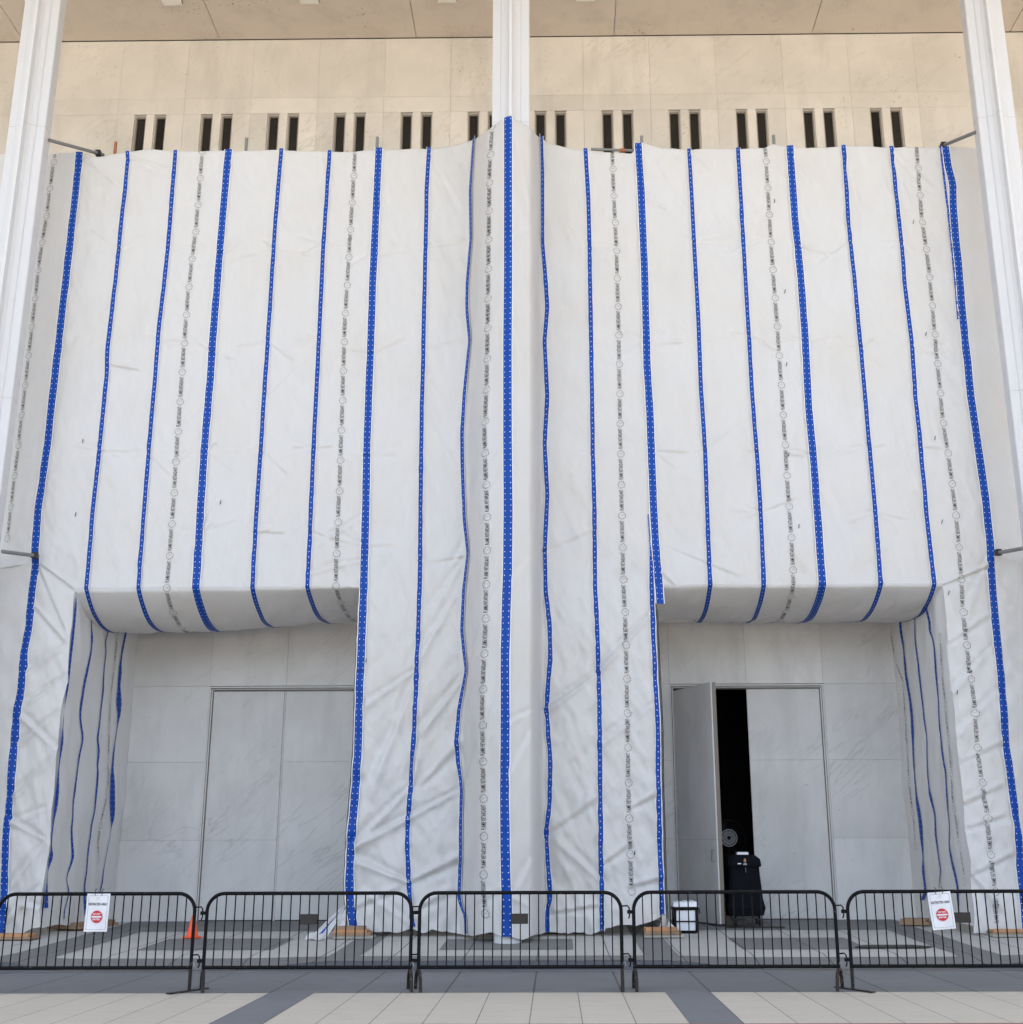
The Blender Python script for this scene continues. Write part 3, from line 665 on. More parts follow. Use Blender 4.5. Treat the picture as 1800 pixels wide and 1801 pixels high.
def band(kind, f, par, bay=False, taper=None, z0=None, z1=None, wid=None, name='blue_band'):
    W = .165 if kind == 'wide' else .10
    if wid: W = wid
    zt = z1 if z1 is not None else min(f.z1, 16.5); zl = z0 if z0 is not None else f.z0
    if bay: zl = float(hemz(np.array([f(HEM)]))[0])
    if zt > 13.5: zt = float(ztop(f(14.7)))+.004
    zs = np.linspace(zt, zl, max(6, int((zt-zl)/.045))); cen = f(zs)
    us = np.linspace(-.5, .5, 5); rows = []; vv = []
    # keep the true width on slanting cloth
    e = .02; gx = (S(cen+e, zs, False)-S(cen-e, zs, False))/(2*e); sc_ = 1/np.sqrt(1+.25*gx*gx)
    tp = 1 if taper is None else (.25+.75*(1-sstep(taper[0], taper[1], zs)))[:, None]; X = cen[:, None]+us[None]*W*sc_[:, None]*tp; Z = zs[:, None].repeat(5, 1)
    P_ = P_front(X, Z, .020); vcoord = zt-zs
    if bay:
        w_ = np.linspace(0, 1, 50)[1:]; xb = cen[-1]+us*W
        P2_ = P_under(xb[None].repeat(49, 0), w_[:, None].repeat(5, 1), .008)
        d = np.linalg.norm(np.diff(np.concatenate([P_[-1:, 2], P2_[:, 2]]), axis=0), axis=1).cumsum()
        P_ = np.concatenate([P_, P2_]); vcoord = np.concatenate([vcoord, vcoord[-1]+d])
    uv = np.stack([np.broadcast_to(us+.5, (len(vcoord), 5)), np.broadcast_to(-vcoord[:, None], (len(vcoord), 5))], -1)
    return grid_mesh(name, P_, M[kind], par, uv)
PITCH = .5786
LV, LF = text2d('FLAME RETARDANT', .385, .070, .012); OV, OF = logo2d(.062)
def print_line(f, par, ztop_, zlow_, phase, bay=False, mapper=None):
    """repeat of the printed words and emblem, reading upwards along f"""
    V = []; Fc = []
    if isinstance(phase, tuple): z = on_sheet([phase[0]], [phase[1]])[0][2]+PITCH
    else: z = ztop_-phase
    lim = zlow_-(2.6 if bay else 0)
    while z > lim:
        for (v2, fc, da, db) in ((OV, OF, 0., 0.), (LV, LF, -.480, 0)):
            a = z+da+v2[:, 0]; b = v2[:, 1]+(-.034 if v2 is LV else 0)
            if v2 is OV: a = z+da+v2[:, 1]*1.0; b = v2[:, 0]
            bb = (b if v2 is OV else -b)
            front = a >= zlow_
            if mapper is None:
                if bay:
                    if a.min() < lim: continue
                elif a.min() < zlow_+.02: continue
                lim_t = float(ztop(f(14.6)))-.01
                if a.min() > lim_t: continue
                if a.max() > lim_t: fc = [q for q in fc if max(a[i] for i in q) < lim_t]
                if not fc: continue
                ac = np.maximum(a, zlow_)
                X = f(ac)+bb; p = P_front(X, ac, .014)
                if bay and not front.all():
                    # arc length beyond the hem -> w
                    wt = np.linspace(0, 1, 80); Yt, Zt_ = under(np.full(80, float(f(zlow_))), wt)
                    s_ = np.concatenate([[0], np.hypot(np.diff(Yt), np.diff(Zt_)).cumsum()])
                    ww = np.interp(zlow_-a, s_, wt); pu = P_under(f(zlow_)+bb, ww, .007)
                    p = np.where(front[:, None], p, pu)
            else:
                if a.min() < zlow_ or a.max() > ztop_: continue
                p = mapper(a, bb)
            n = len(V); V += list(p); Fc += [tuple(i+n for i in q) for q in fc]
        z -= PITCH
    return raw_mesh('printed_lettering', V, Fc, M['ink'], par)
HL = lambda z: z*0-12.6; HRt = lambda z: z*0+11.2
sheets = {}
spec = [
 ('s1', 'W0', 'W1', True, 'white flame retardant sheeting width hanging left of the left opening and over its left half'),
 ('s2', 'W1', 'W2', True, 'white sheeting width over the right half of the left opening, printed beside the centre section'),
 ('s3', 'W2', 'W3', False, 'full-height white sheeting width reaching the floor just left of the centre blue band'),
 ('s4', 'W3', 'W4', False, 'full-height white sheeting width reaching the floor just right of the centre blue band'),
 ('s5', 'W4', 'W5', True, 'white sheeting width over the left half of the right opening with the open door'),
 ('s6', 'W5', 'W6', True, 'white sheeting width over the right half of the right opening and down beside it')]
def ext(a, b, zsw):                     # seam line that continues in another trace lower down
    def f(z):
        z = np.asarray(z, float); k = sstep(zsw-.4, zsw+.4, z); return a(z)*k+b(z)*(1-k)
    f.z0 = b.z0; f.z1 = a.z1; return f
T['W4x'] = ext(T['W4'], lambda z: T['W4b'](z)+.02, 6.3) if False else None
def f4(z):
    z = np.asarray(z, float); k = sstep(5.9, 6.6, z); return T['W4'](np.maximum(z, 6.0))*k+(T['W4b'](np.minimum(z, 6.6))+.06)*(1-k)
W2in = lambda z: T['W2'](z)-.07
for key, l, r, bay, lab in spec:
    Lf, Rf = T[l], T[r]
    if key == 's3': Lf = W2in
    if key == 's4': Rf = f4
    P_ = sheet_grid('sheeting', Lf, Rf, lab, bay)
    sheets[key] = link_sheet(P_, lab)
# legs of the outer bays: the cloth between the outer blue band and the corner runs on to the floor
def leg(par, Lf, Rf):
    nu, nv = 26, 150
    u = np.linspace(0, 1, nu)[None].repeat(nv, 0); v = np.linspace(0, 1, nv)[:, None].repeat(nu, 1); Z = 6.0*(1-v)+.3*v
    for _ in range(3):
        X = Lf(Z)*(1-u)+Rf(Z)*u; Z = (hemz(X)+.01)*(1-v)+zbot(X)*v
    X = Lf(Z)*(1-u)+Rf(Z)*u
    return grid_mesh('lower_drop', P_front(X, Z, .0015), M['cloth'], par)
leg(sheets['s1'], T['W0'], T['CL']); leg(sheets['s6'], T['CR'], T['W6'])
for key, lst in dict(s1=['N1', 'N2'], s2=['W1', 'N3', 'N4'], s3=['W2', 'N5', 'N6'], s4=['W3', 'N7', 'N8'], s5=['N9', 'N10'], s6=['W5', 'N11', 'N12']).items():
    for n_ in lst: band('wide' if n_[0] == 'W' else 'narrow', T[n_], sheets[key], bay=key in ('s1', 's2', 's5', 's6'))
band('wide', T['W0'], sheets['s1']); band('wide', T['W6'], sheets['s6'])
band('wide', T['W4'], sheets['s5'], z0=5.95)
band('narrow', T['W4b'], sheets['s4'], taper=(6.1, 6.9)); band('narrow', T['W6b'], sheets['s6'], wid=.05)
print_line(T['T1'], sheets['s1'], 15.4, 6.01, (354, 313), True); print_line(T['T2'], sheets['s2'], 15.4, 6.01, (623, 309), True)
print_line(T['T3'], sheets['s3'], 16.2, .36, (863, 272)); print_line(T['T4'], sheets['s4'], 15.4, .5, (1077, 298))
print_line(T['T5'], sheets['s5'], 15.4, 6.0, (1348, 283), True); print_line(T['T6'], sheets['s6'], 15.4, .34, (1615, 295))
# hanging tail of the wide band left of the right opening
tb = band('wide', lambda z: T['W4'](np.maximum(z, 6.0)) , sheets['s5'], z0=5.62, z1=6.02) if False else None
# outer sheets beyond the corner bands: upper and lower lengths
def outer(Lf, Rf, zlo, zhi, off, lab):
    nu, nv = 64, int((14)/.06)
    u = np.linspace(0, 1, nu)[None].repeat(nv, 0); v = np.linspace(0, 1, nv)[:, None].repeat(nu, 1); Z = 14*(1-v)+1*v
    for _ in range(3):
        X = Lf(Z)*(1-u)+Rf(Z)*u; Z = zhi(X)*(1-v)+zlo(X)*v
    X = Lf(Z)*(1-u)+Rf(Z)*u
    P_ = P_front(X, Z); P_[..., 1] -= off(X, Z); return P_
zero = lambda X, Z: 0*X
o0 = link_sheet(outer(HL, lambda z: T['W0'](z)+.03, lambda X: 6.45+0*X, ztop, zero, ''), 'greyer white sheeting behind the left column, left of the outermost blue band')
o7 = link_sheet(outer(lambda z: T['W6'](z)-.03, HRt, lambda X: 6.45+0*X, ztop, zero, ''), 'smooth shaded white sheeting behind the right column, right of the outermost blue band')
def lift(x0, sgn):
    return lambda X, Z: (.55*sstep(.05, .9, sgn*(X-x0))+.04)*(.7+.3*sstep(.3, 5, Z))+.06*np.abs(fbm(X*1.5+Z*.5, Z*.7, 6, 3))*sstep(0, .3, sgn*(X-x0))
ol = link_sheet(outer(HL, lambda z: T['W0'](z)-.05, zbot, lambda X: 6.50-.16*np.sin(np.clip((-9.2-X)/1.2, 0, 1)*3.14), lift(-9.27, -1), ''), 'wrinkled lower sheeting at the left edge below the steel tie bar')
orr = link_sheet(outer(lambda z: T['W6'](z)+.05, HRt, zbot, lambda X: 6.52-.16*np.sin(np.clip((X-7.75)/1.2, 0, 1)*3.14), lift(7.80, 1), ''), 'wrinkled lower sheeting at the right edge below the steel tie bar')
print_line(T['T0'], o0, 15.4, 6.6, (95, 285))
for x_, kd, sh_ in ((9.65, 'narrow', o7), (10.55, 'wide', o7), (-11.15, 'narrow', o0), (-12.0, 'wide', o0)):
    def fx_(z, x_=x_): return x_+0*np.asarray(z, float)
    fx_.z0, fx_.z1 = 6.6, 15.; band(kd, fx_, sh_)
T0b = trace([(4,1000),(-2,1060),(-10,1120),(-22,1220)])
def _mp0(a, bb):
    X = T0b(a)+bb; p = P_front(X, a, .014); p[:, 1] -= lift(-9.27, -1)(X, a); return p
print_line(T0b, ol, 6.42, 4.4, (2, 1015), mapper=_mp0)
# second layer of cloth showing under the right-hand overhang, and the tail of its wide band
def strip(x0, x1, Y, z1, z0, name, mat, par, seed=3, uvw=None):
    nx = max(4, int((x1-x0)/.04)); X, V = np.meshgrid(np.linspace(x0, x1, nx), np.linspace(0, 1, 8))
    Z = z1*(1-V)+z0*V+.03*fbm(X*1.4, 0*X, seed, 2)*V; Yy = Y+.5*V**2*.25+.03*fbm(X*2, V, seed+1, 2)
    uv = None if uvw is None else np.stack([(X-x0)/(x1-x0), V*uvw], -1)
    return grid_mesh(name, np.stack([X, Yy, Z], -1), mat, par, uv)
strip(1.95, 6.5, 22.75, 5.95, 5.665, 'second_layer', M['cloth'], sheets['s5'])
for x0, w_, kd in ((2.62, .10, 'narrow'), (3.52, .10, 'narrow'), (4.50, .165, 'wide'), (5.5, .10, 'narrow')):
    nx = 5; Xq, Vq = np.meshgrid(np.linspace(x0, x0+w_, nx), np.linspace(0, 1, 8)); Zq = 5.95*(1-Vq)+5.662*Vq+.03*fbm(Xq*1.4, 0*Xq, 3, 2)*Vq; Yq = 22.75+.125*Vq**2+.03*fbm(Xq*2, Vq, 4, 2)-.012
    grid_mesh('blue_band', np.stack([Xq, Yq, Zq], -1), M[kd], sheets['s5'], np.stack([(Xq-x0)/w_, Vq*.3], -1))
zs_ = np.linspace(6.03, 5.66, 12); us_ = np.linspace(-.5, .5, 5); Xq = T['W4'](6.02)+us_[None]*.165+.03*(6.03-zs_[:, None]); Zq = zs_[:, None].repeat(5, 1)
Yq = S(Xq, Zq*0+6.03)-.024-.10*(6.03-Zq)+.02*us_[None]; grid_mesh('loose_band_end', np.stack([Xq, Yq, Zq], -1), M['wide'], sheets['s5'], np.stack([np.broadcast_to(us_+.5, (12, 5)), np.broadcast_to(zs_[:, None], (12, 5))], -1))
# ------------------------------------------------------------------ side returns inside the openings
def side_fn(side):
    if side == 'L': x0, x1 = -8.405, -8.22
    else: x0, x1 = 6.745, 6.65
    sg = 1 if side == 'L' else -1
    def X(Y, Z):
        t = (Y-TY)/(WY-.1-TY)
        return x0*(1-t)+x1*t+sg*(.05*fbm(Y*1.1, Z*.5, 21 if side == 'L' else 25, 3)+.05*(np.abs(fbm(Y*1.7+Z*.3, Z*.8, 31, 3)))*(1+.6*(Z < 3)))*sstep(0, .15, t)
    return X
def side_sheet(side, lab):
    Xf = side_fn(side); nu, nv = 60, 130
    corner = T['CL'] if side == 'L' else T['CR']; n_b = -1 if side == 'L' else 1
    Yb = WY-.03
    v = np.linspace(0, 1, nv)[:, None].repeat(nu, 1); t = np.linspace(0, 1, nu)[None].repeat(nv, 0)
    Zt = 6.0-.13*t-.26*np.sin(np.pi*t**.80); Zlow = .36-.02*t+.05*fbm(t*5, 0*t, 11, 2)
    Z = Zt*(1-v)+Zlow*v; Yv = TY+(Yb-TY)*t
    X = Xf(Yv, Z); k = (1-sstep(0, .12, t)); xc = corner(Z); X = X*(1-k)+xc*k; Yv = Yv*(1-k*(t < .001))+S(xc, Z)*(t < .001)
    P_ = np.stack([X, Yv, Z], -1)
    o = link_sheet(P_, lab); return o, Xf
def side_pts(px, py, Xf, x0):
    """pixels -> (Y, Z) on the side sheet"""
    px = np.asarray(px, float); py = np.asarray(py, float)
    D = AF[None]+((px-PX)/F)[:, None]*AR[None]-((py-PY)/F)[:, None]*AU[None]
    Xv = np.full(len(px), x0)
    for _ in range(30):
        P_ = CAM+(Xv/D[:, 0])[:, None]*D; Yc = np.clip(P_[:, 1], TY, WY-.05)
        base0, base1 = (-8.405, -8.22) if x0 < 0 else (6.745, 6.65); t = (Yc-TY)/(WY-.1-TY)
        Xv = Xv*.7+.3*(base0*(1-t)+base1*t)
    P_ = CAM+(Xv/D[:, 0])[:, None]*D
    return np.clip(P_[:, 1], TY+.02, WY-.06), P_[:, 2]
def side_band(tr, par, Xf, x0, kind):
    """tr: (x, y, width px)"""
    a = np.array(tr, float); yy = np.arange(a[0, 1], a[-1, 1], 5.); xx = np.interp(yy, a[:, 1], a[:, 0]); ww = np.interp(yy, a[:, 1], a[:, 2])
    kk = np.array([1, 2, 3, 2, 1.])/9; xx = np.convolve(np.pad(xx, 2, mode='edge'), kk, 'valid'); ww = np.convolve(np.pad(ww, 2, mode='edge'), kk, 'valid')
    ww = np.maximum(ww, .8); rows = []
    cols = 4; pts = []
    for c in range(cols+1):
        f_ = c/cols-.5; Yq, Zq = side_pts(xx+f_*ww, yy, Xf, x0); X = Xf(Yq, Zq)+(.012 if x0 < 0 else -.012); pts.append(np.stack([X, Yq, Zq], -1))
    P_ = np.stack(pts, 1); n = len(yy); d = np.concatenate([[0], np.abs(np.diff(P_[:, 0, 2])).cumsum()])
    uv = np.stack([np.broadcast_to(np.linspace(.12, .88, cols+1), (n, cols+1)), np.broadcast_to(-d[:, None], (n, cols+1))], -1)
    grid_mesh('blue_band', P_, M[kind], par, uv)
def side_print(tr, par, Xf, x0, phase=.2, ys=1.):
    a = np.array(tr, float); Yq, Zq = side_pts(a[:, 0], a[:, 1], Xf, x0); o_ = np.argsort(Zq); fy = lambda z: np.interp(z, Zq[o_], Yq[o_])
    sg = 1 if x0 < 0 else -1
    def mp(aa, bb):
        Y = np.clip(fy(aa)+sg*bb*ys, TY+.02, WY-.05); return np.stack([Xf(Y, aa)+sg*.012, Y, aa], -1)
    print_line(fy, par, float(Zq.max()), float(Zq.min()), phase, mapper=mp)
def z4(l): return [(x/4.5, 900+y/4.5, w/4.5) for x, y, w in l]
def z6(l): return [(x/4.093, 1200+y/4.093, w/4.093) for x, y, w in l]
def z5(l): return [(1500+x/4.503, 900+y/4.503, w/4.503) for x, y, w in l]
def z7(l): return [(1540+x/3.754, 1180+y/3.754, w/3.754) for x, y, w in l]
sL, XL = side_sheet('L', 'shaded white sheeting lining the left side of the left opening, with thin wavy blue bands')
side_band(z4([(590,640,8),(590,720,28),(575,900,28),(560,1050,28),(548,1150,28),(538,1250,28)])+z6([(480,40,18),(455,195,5),(448,350,5),(440,420,30),(430,500,22),(420,590,8),(408,680,22),(405,780,28),(394,900,25),(378,1000,14),(365,1130,8),(366,1200,5),(368,1250,30),(335,1350,12),(326,1440,20),(322,1550,35),(320,1635,40)]), sL, XL, -8.4, 'wide')
side_band(z4([(722,770,8),(718,930,6),(716,1020,20),(710,1050,2),(705,1100,12),(688,1200,14)])+z6([(600,30,15),(580,150,15),(572,240,12),(590,400,12),(575,480,8),(545,680,14),(533,800,10),(518,900,8),(505,1050,8),(508,1260,12),(465,1430,3),(485,1490,8),(478,1560,8),(450,1640,8),(455,1720,8)]), sL, XL, -8.4, 'narrow')
side_band(z4([(865,860,12),(850,960,8),(825,1020,10),(840,1100,8),(820,1250,8)])+z6([(742,30,10),(712,250,10),(690,415,10),(700,480,12),(685,600,10),(672,800,10),(660,950,8),(640,1090,10),(625,1200,10),(610,1350,8),(597,1480,10),(600,1580,12),(605,1690,10)]), sL, XL, -8.4, 'narrow')
side_band(z4([(1010,875,12),(985,980,14),(970,1100,12),(950,1200,14),(950,1280,28)])+z6([(855,20,14),(850,150,38),(850,230,18),(835,330,3),(810,500,8),(798,650,20),(798,800,30),(800,950,30),(795,1040,2),(760,1200,.5),(738,1360,5),(735,1430,8),(722,1490,10),(715,1520,5)]), sL, XL, -8.4, 'wide')
side_print([(207,1100),(202,1170),(194,1222),(192,1270),(188,1320),(183,1380),(174,1440),(170,1480),(171,1550)], sL, XL, -8.4)
sR, XR = side_sheet('R', 'shaded white sheeting lining the right side of the right opening, with thin wavy blue bands')
side_band(z5([(395,825,12),(398,950,16),(412,1100,12),(425,1230,22)])+z7([(205,10,14),(235,180,12),(248,300,18),(258,480,14),(265,620,12),(285,760,24),(310,900,20),(322,1050,20),(325,1240,3),(320,1310,16),(330,1400,12),(335,1470,18),(300,1530,34)]), sR, XR, 6.7, 'wide')
side_band(z5([(515,775,3),(512,900,6),(515,1020,8),(535,1200,7)])+z7([(300,20,10),(330,260,7),(350,430,5),(362,700,7),(380,800,12),(405,950,8),(410,1100,10),(430,1220,7),(448,1330,6),(430,1420,6),(428,1450,4)]), sR, XR, 6.7, 'narrow')
side_band(z5([(585,760,12),(620,890,14),(615,940,12),(650,1020,10),(660,1170,12)])+z7([(408,30,10),(420,180,4),(425,380,8),(450,540,10),(475,680,8),(490,850,12),(495,1000,5),(495,1150,8),(515,1280,14),(540,1400,10),(555,1500,6),(560,1560,5)]), sR, XR, 6.7, 'narrow')
side_band(z5([(740,800,4),(755,1000,5),(770,1200,14)])+z7([(498,40,14),(533,380,12),(548,550,14),(563,700,20),(578,850,10),(588,960,3),(598,1060,10),(618,1200,12),(628,1300,7),(630,1440,8),(643,1520,8),(648,1590,3)]), sR, XR, 6.7, 'narrow')
side_print([(1570,1100),(1578,1160),(1591,1200),(1597,1290),(1604,1360),(1610,1430),(1616,1500),(1618,1530)], sR, XR, 6.7, .1)
side_print([(1653,1090),(1660,1207),(1668,1290),(1675,1353),(1679,1407),(1687,1470),(1697,1535),(1700,1600)], sR, XR, 6.7, .3)
# returns behind the centre section (seen only edge-on)
def plain_return(xf, lab, seed, sg):
    nu, nv = 30, 110; v = np.linspace(0, 1, nv)[:, None].repeat(nu, 1); t = np.linspace(0, 1, nu)[None].repeat(nv, 0)
    Z = 5.95*(1-v)+.34*v; Y = TY+.0+(WY-.05-TY)*t; X = xf(Z)+sg*(.02+.05*t)+sg*.05*fbm(Y*1.2, Z*.6, seed, 3)*sstep(0, .2, t)
    P_ = np.stack([X, Y, Z], -1); o = link_sheet(P_, lab)
    for yq, kd, w_ in ((TY+.12, 'wide', .15), (TY+1.0, 'narrow', .1), (TY+1.9, 'narrow', .1)):
        zs = np.linspace(5.6, .4, 90); us = np.linspace(-.5, .5, 4); Yb = yq+us[None]*w_+.04*vn(zs*.8, zs*0, seed+yq)[:, None]; Zb = zs[:, None].repeat(4, 1)
        tt = (Yb-TY)/(WY-.05-TY); Xb = xf(Zb)+sg*(.02+.05*tt)+sg*.05*fbm(Yb*1.2, Zb*.6, seed, 3)*sstep(0, .2, tt)-sg*-.014
        uv = np.stack([np.broadcast_to(us+.5, (90, 4)), np.broadcast_to(zs[:, None], (90, 4))], -1)
        grid_mesh('blue_band', np.stack([Xb, Yb, Zb], -1), M[kd], o, uv)
plain_return(W2in, 'sheeting return on the left flank of the centre section, seen edge-on', 41, -1)
plain_return(lambda z: T['W4b'](z)+.07, 'sheeting return on the right flank of the centre section, seen edge-on', 43, 1)
# loose flaps at the foot of the centre section
def flap(corners, par, name='loose_flap', bandline=None):
    nu, nv = 14, 18; A, B, Cc, D = [np.array(c) for c in corners]
    u = np.linspace(0, 1, nu)[None, :, None]; v = np.linspace(0, 1, nv)[:, None, None]
    P_ = (A*(1-u)+B*u)*(1-v)+(D*(1-u)+Cc*u)*v
    un = np.broadcast_to(u[..., 0], (nv, nu)); vv = np.broadcast_to(v[..., 0], (nv, nu))
    P_[..., 1] -= .05*np.sin(vv*5+un*3)*vv; P_[..., 2] += .012*np.sin(un*9+vv*4)
    o = grid_mesh(name, P_, M['cloth'], par)
    if bandline:
        k = slice(bandline[0], bandline[1]); Q = P_[:, k].copy(); Q[..., 1] -= .012; Q[..., 2] += .006; c = Q.shape[1]
        uv = np.stack([np.broadcast_to(np.linspace(0, 1, c), (nv, c)), np.broadcast_to(np.linspace(0, .6, nv)[:, None], (nv, c))], -1)
        grid_mesh('blue_band', Q, M['narrow'], par, uv)
flap([onY(605, 1594, 21.12), onY(609, 1592, 21.14), onY(574, 1652, 20.85), onY(545, 1648, 20.75)], sheets['s3'], bandline=(5, 9))
flap([onY(607, 1600, 21.14), onY(611, 1602, 21.16), onY(606, 1641, 21.0), onY(583, 1641, 20.95)], sheets['s3'])
flap([onY(545, 1641, 20.8), onY(572, 1643, 20.85), onY(566, 1653, 20.6), onY(535, 1652, 20.6)], sheets['s3'])
flap([onY(1166, 1608, 21.15), onY(1171, 1612, 21.3), onY(1198, 1641, 21.5), onY(1160, 1634, 21.1)], sheets['s4'])
# stray ties poking through
for key, pts in dict(s1=[(146,776),(133,905),(388,884)], s3=[(644,1162)], s5=[(1362,354),(1380,513),(1383,641),(1387,800)], s6=[(1405,926),(1606,391),(1628,588),(1644,771),(1656,918),(1668,1043),(1683,1218)], s4=[(1116,1500)]).items():
    for i, (x, y) in enumerate(pts):
        p = on_sheet([x], [y], True)[0]; a = .3+.5*((i*37) % 10)/10
        m = MB(); m.tube([p+(0, -.012, -.035), p+(.012*a, -.03, 0), p+(.03*a, -.03, .035)], .007, 5); m.build('cable_tie', M['tie'], sheets[key])
for key, lst in dict(s1=[('N1', 438), ('N2', 434), ('N1', 640)], s2=[('W1', 445), ('N3', 789), ('N4', 789), ('N3', 935), ('N4', 933), ('W1', 620)], s3=[('W2', 800), ('W2', 1180), ('N5', 610), ('N6', 600), ('W2', 620), ('N5', 985)], s4=[('N7', 425), ('N8', 430), ('N8', 1180), ('N7', 968)], s5=[('N9', 425), ('N10', 590), ('N9', 790), ('N10', 794)], s6=[('W5', 430), ('N11', 610), ('N12', 425), ('N12', 605), ('N11', 785)]).items():
    for n_, y in lst:
        xy = np.array(TR[n_], float); x = np.interp(y, xy[:, 1], xy[:, 0]); p = on_sheet([x], [y], True)[0]; hw = .055 if n_[0] == 'W' else .04
        m = MB(); m.tube([p+(-hw, -.024, -.012), p+(0, -.03, .004), p+(hw, -.024, .018)], .0055, 5); m.build('cable_tie', M['tie'], sheets[key])
# =================================================================== SCAFFOLD
scf = empty('scaffold', (0, 22.3, .3), 'tube scaffold hidden behind the white sheeting with pole tips above its top edge', 'scaffold')
def pole(x0, z0, x1, z1, y, mat, par, name, r=.024, y1=None):
    m = MB(); m.tube([(x0, y, z0), (x1, y if y1 is None else y1, z1)], r, 10); return m.build(name, M[mat], par, smooth=True)
for i, (px, py, mat) in enumerate([(204, 250, 'rust'), (434, 243, 'steel'), (664, 241, 'steel'), (1129, 239, 'steel'), (1361, 238, 'steel')]):
    p = onY(px, py, 21.45); inbay = px in (204, 434, 1361); m = 'steel'
    pole(p[0], 6.15 if inbay else .35, p[0], p[2]-.3, 21.45, 'steel', scf, 'upright'); q = pole(p[0], p[2]-.3, p[0], p[2], 21.45, mat, scf, 'pole_tip', .03)
for x in (-9.1, -8.5, 6.85, 7.6): pole(x, .35, x, 14.5, 21.5, 'steel', scf, 'upright')
for x in (-9.1, -3.3, 1.6, 7.6): pole(x, .35, x, 14.3, 23.5, 'steel', scf, 'upright')
for z in (6.2, 8.2, 10.2, 12.2, 14.2):
    pole(-9.3, z, 7.8, z, 23.46, 'steel', scf, 'ledger')
    pole(-9.3, z, -1.9, z, 21.50, 'steel', scf, 'ledger'); pole(.3, z, 7.8, z, 21.50, 'steel', scf, 'ledger')
a, b = onY(1040, 262.5, 21.45), onY(1120, 265.5, 21.45); pole(a[0], a[2], b[0], b[2], 21.44, 'steel', scf, 'ledger', .028)
c = onY(1095, 264.5, 21.42); m = MB(); m.tube([(c[0]-.06, 21.42, c[2]), (c[0]+.06, 21.42, c[2])], .042, 10); m.build('coupler', M['rust'], scf)
for (x1, y1, Y1, x2, y2, Y2, lab) in ((86, 246, 20.35, 182, 272, 21.45, 'steel tie bar from the top left corner of the sheeting to the left column'),
                                   (1716, 232.5, 20.35, 1654, 258, 21.45, 'steel tie bar from the top right corner of the sheeting to the right column'),
                                   (4, 970, 20.3, 67, 978, 21.12, 'steel tie bar sticking out at mid height on the left, by the outer blue band'),
                                   (1800, 964.5, 20.3, 1752, 973, 21.12, 'steel tie bar sticking out at mid height on the right, by the outer blue band')):
    p, q = onY(x1, y1, Y1), onY(x2, y2, Y2); m = MB(); m.tube([p, q], .034, 10)
    o = m.build('tie_bar', M['steel'], None, smooth=True); tag(o, lab, 'tie bar', 'steel tie bars at the sheeting corners')
    k = MB(); cc = q*.9+p*.1; k.box(cc[0]-.05, cc[0]+.05, cc[1]-.05, cc[1]+.05, cc[2]-.05, cc[2]+.06); k.build('clamp', M['tie'], o, bevel=.01)
# =================================================================== SOLE BOARDS under the scaffold feet
def boards(x0, x1, y0, y1, lab, rot=0, mats=('wood', 'wood2'), h=.05, blocks=True):
    cx, cy = (x0+x1)/2, (y0+y1)/2; z = pz(cy); o = empty('sole_board', (cx, cy, z), lab, 'timber board', 'timber boards under the scaffold feet', R(rot))
    hw, hd = (x1-x0)/2, (y1-y0)/2; mt = Matrix.Translation((cx, cy, z)) @ Matrix.Rotation(R(rot), 4, 'Z'); zz = .012
    if blocks:
        for sx_ in (-.55, .5):
            m = MB(); m.box(sx_*hw-.13, sx_*hw+.2, -hd+.02, hd-.02, .008, .05, mt); m.build('pad', M['block'], o, bevel=.004)
        zz = .052
    for i, k in enumerate(mats):
        m = MB(); e = .02*i; m.box(-hw+e, hw-e*2.5, -hd+e*.6, hd-e, zz+i*(h+.001), zz+i*(h+.001)+h, mt); m.build('board', M[k], o, bevel=.004)
boards(-3.55, -2.95, 20.75, 21.1, 'bright timber boards under the left foot of the centre sheeting', mats=('wood2', 'wood', 'wood2'), h=.045)
boards(1.42, 2.0, 20.8, 21.15, 'bright timber board under the right foot of the centre sheeting', 2, ('wood2', 'wood'))
boards(-9.3, -8.35, 20.7, 21.05, 'orange-brown boards at the foot of the far left sheeting', 1, ('wood2', 'wood'), .04, False)
boards(-8.65, -8.0, 22.3, 23.5, 'weathered board lying askew inside the left opening behind the notice', -12, ('wood2', 'wood2'), .05, False)
boards(6.1, 6.6, 22.75, 23.2, 'broken weathered boards at the back of the right opening', -25, ('wood2', 'wood2'), .05, False)
boards(6.95, 7.55, 20.8, 21.1, 'dark timber board under the foot of the far right sheeting', 0, ('wood2', 'wood'), .03)
boards(-1.3, .8, 21.6, 21.9, 'long dark board lying in the shade behind the centre column base', 0, ('wood2',), .05, False)
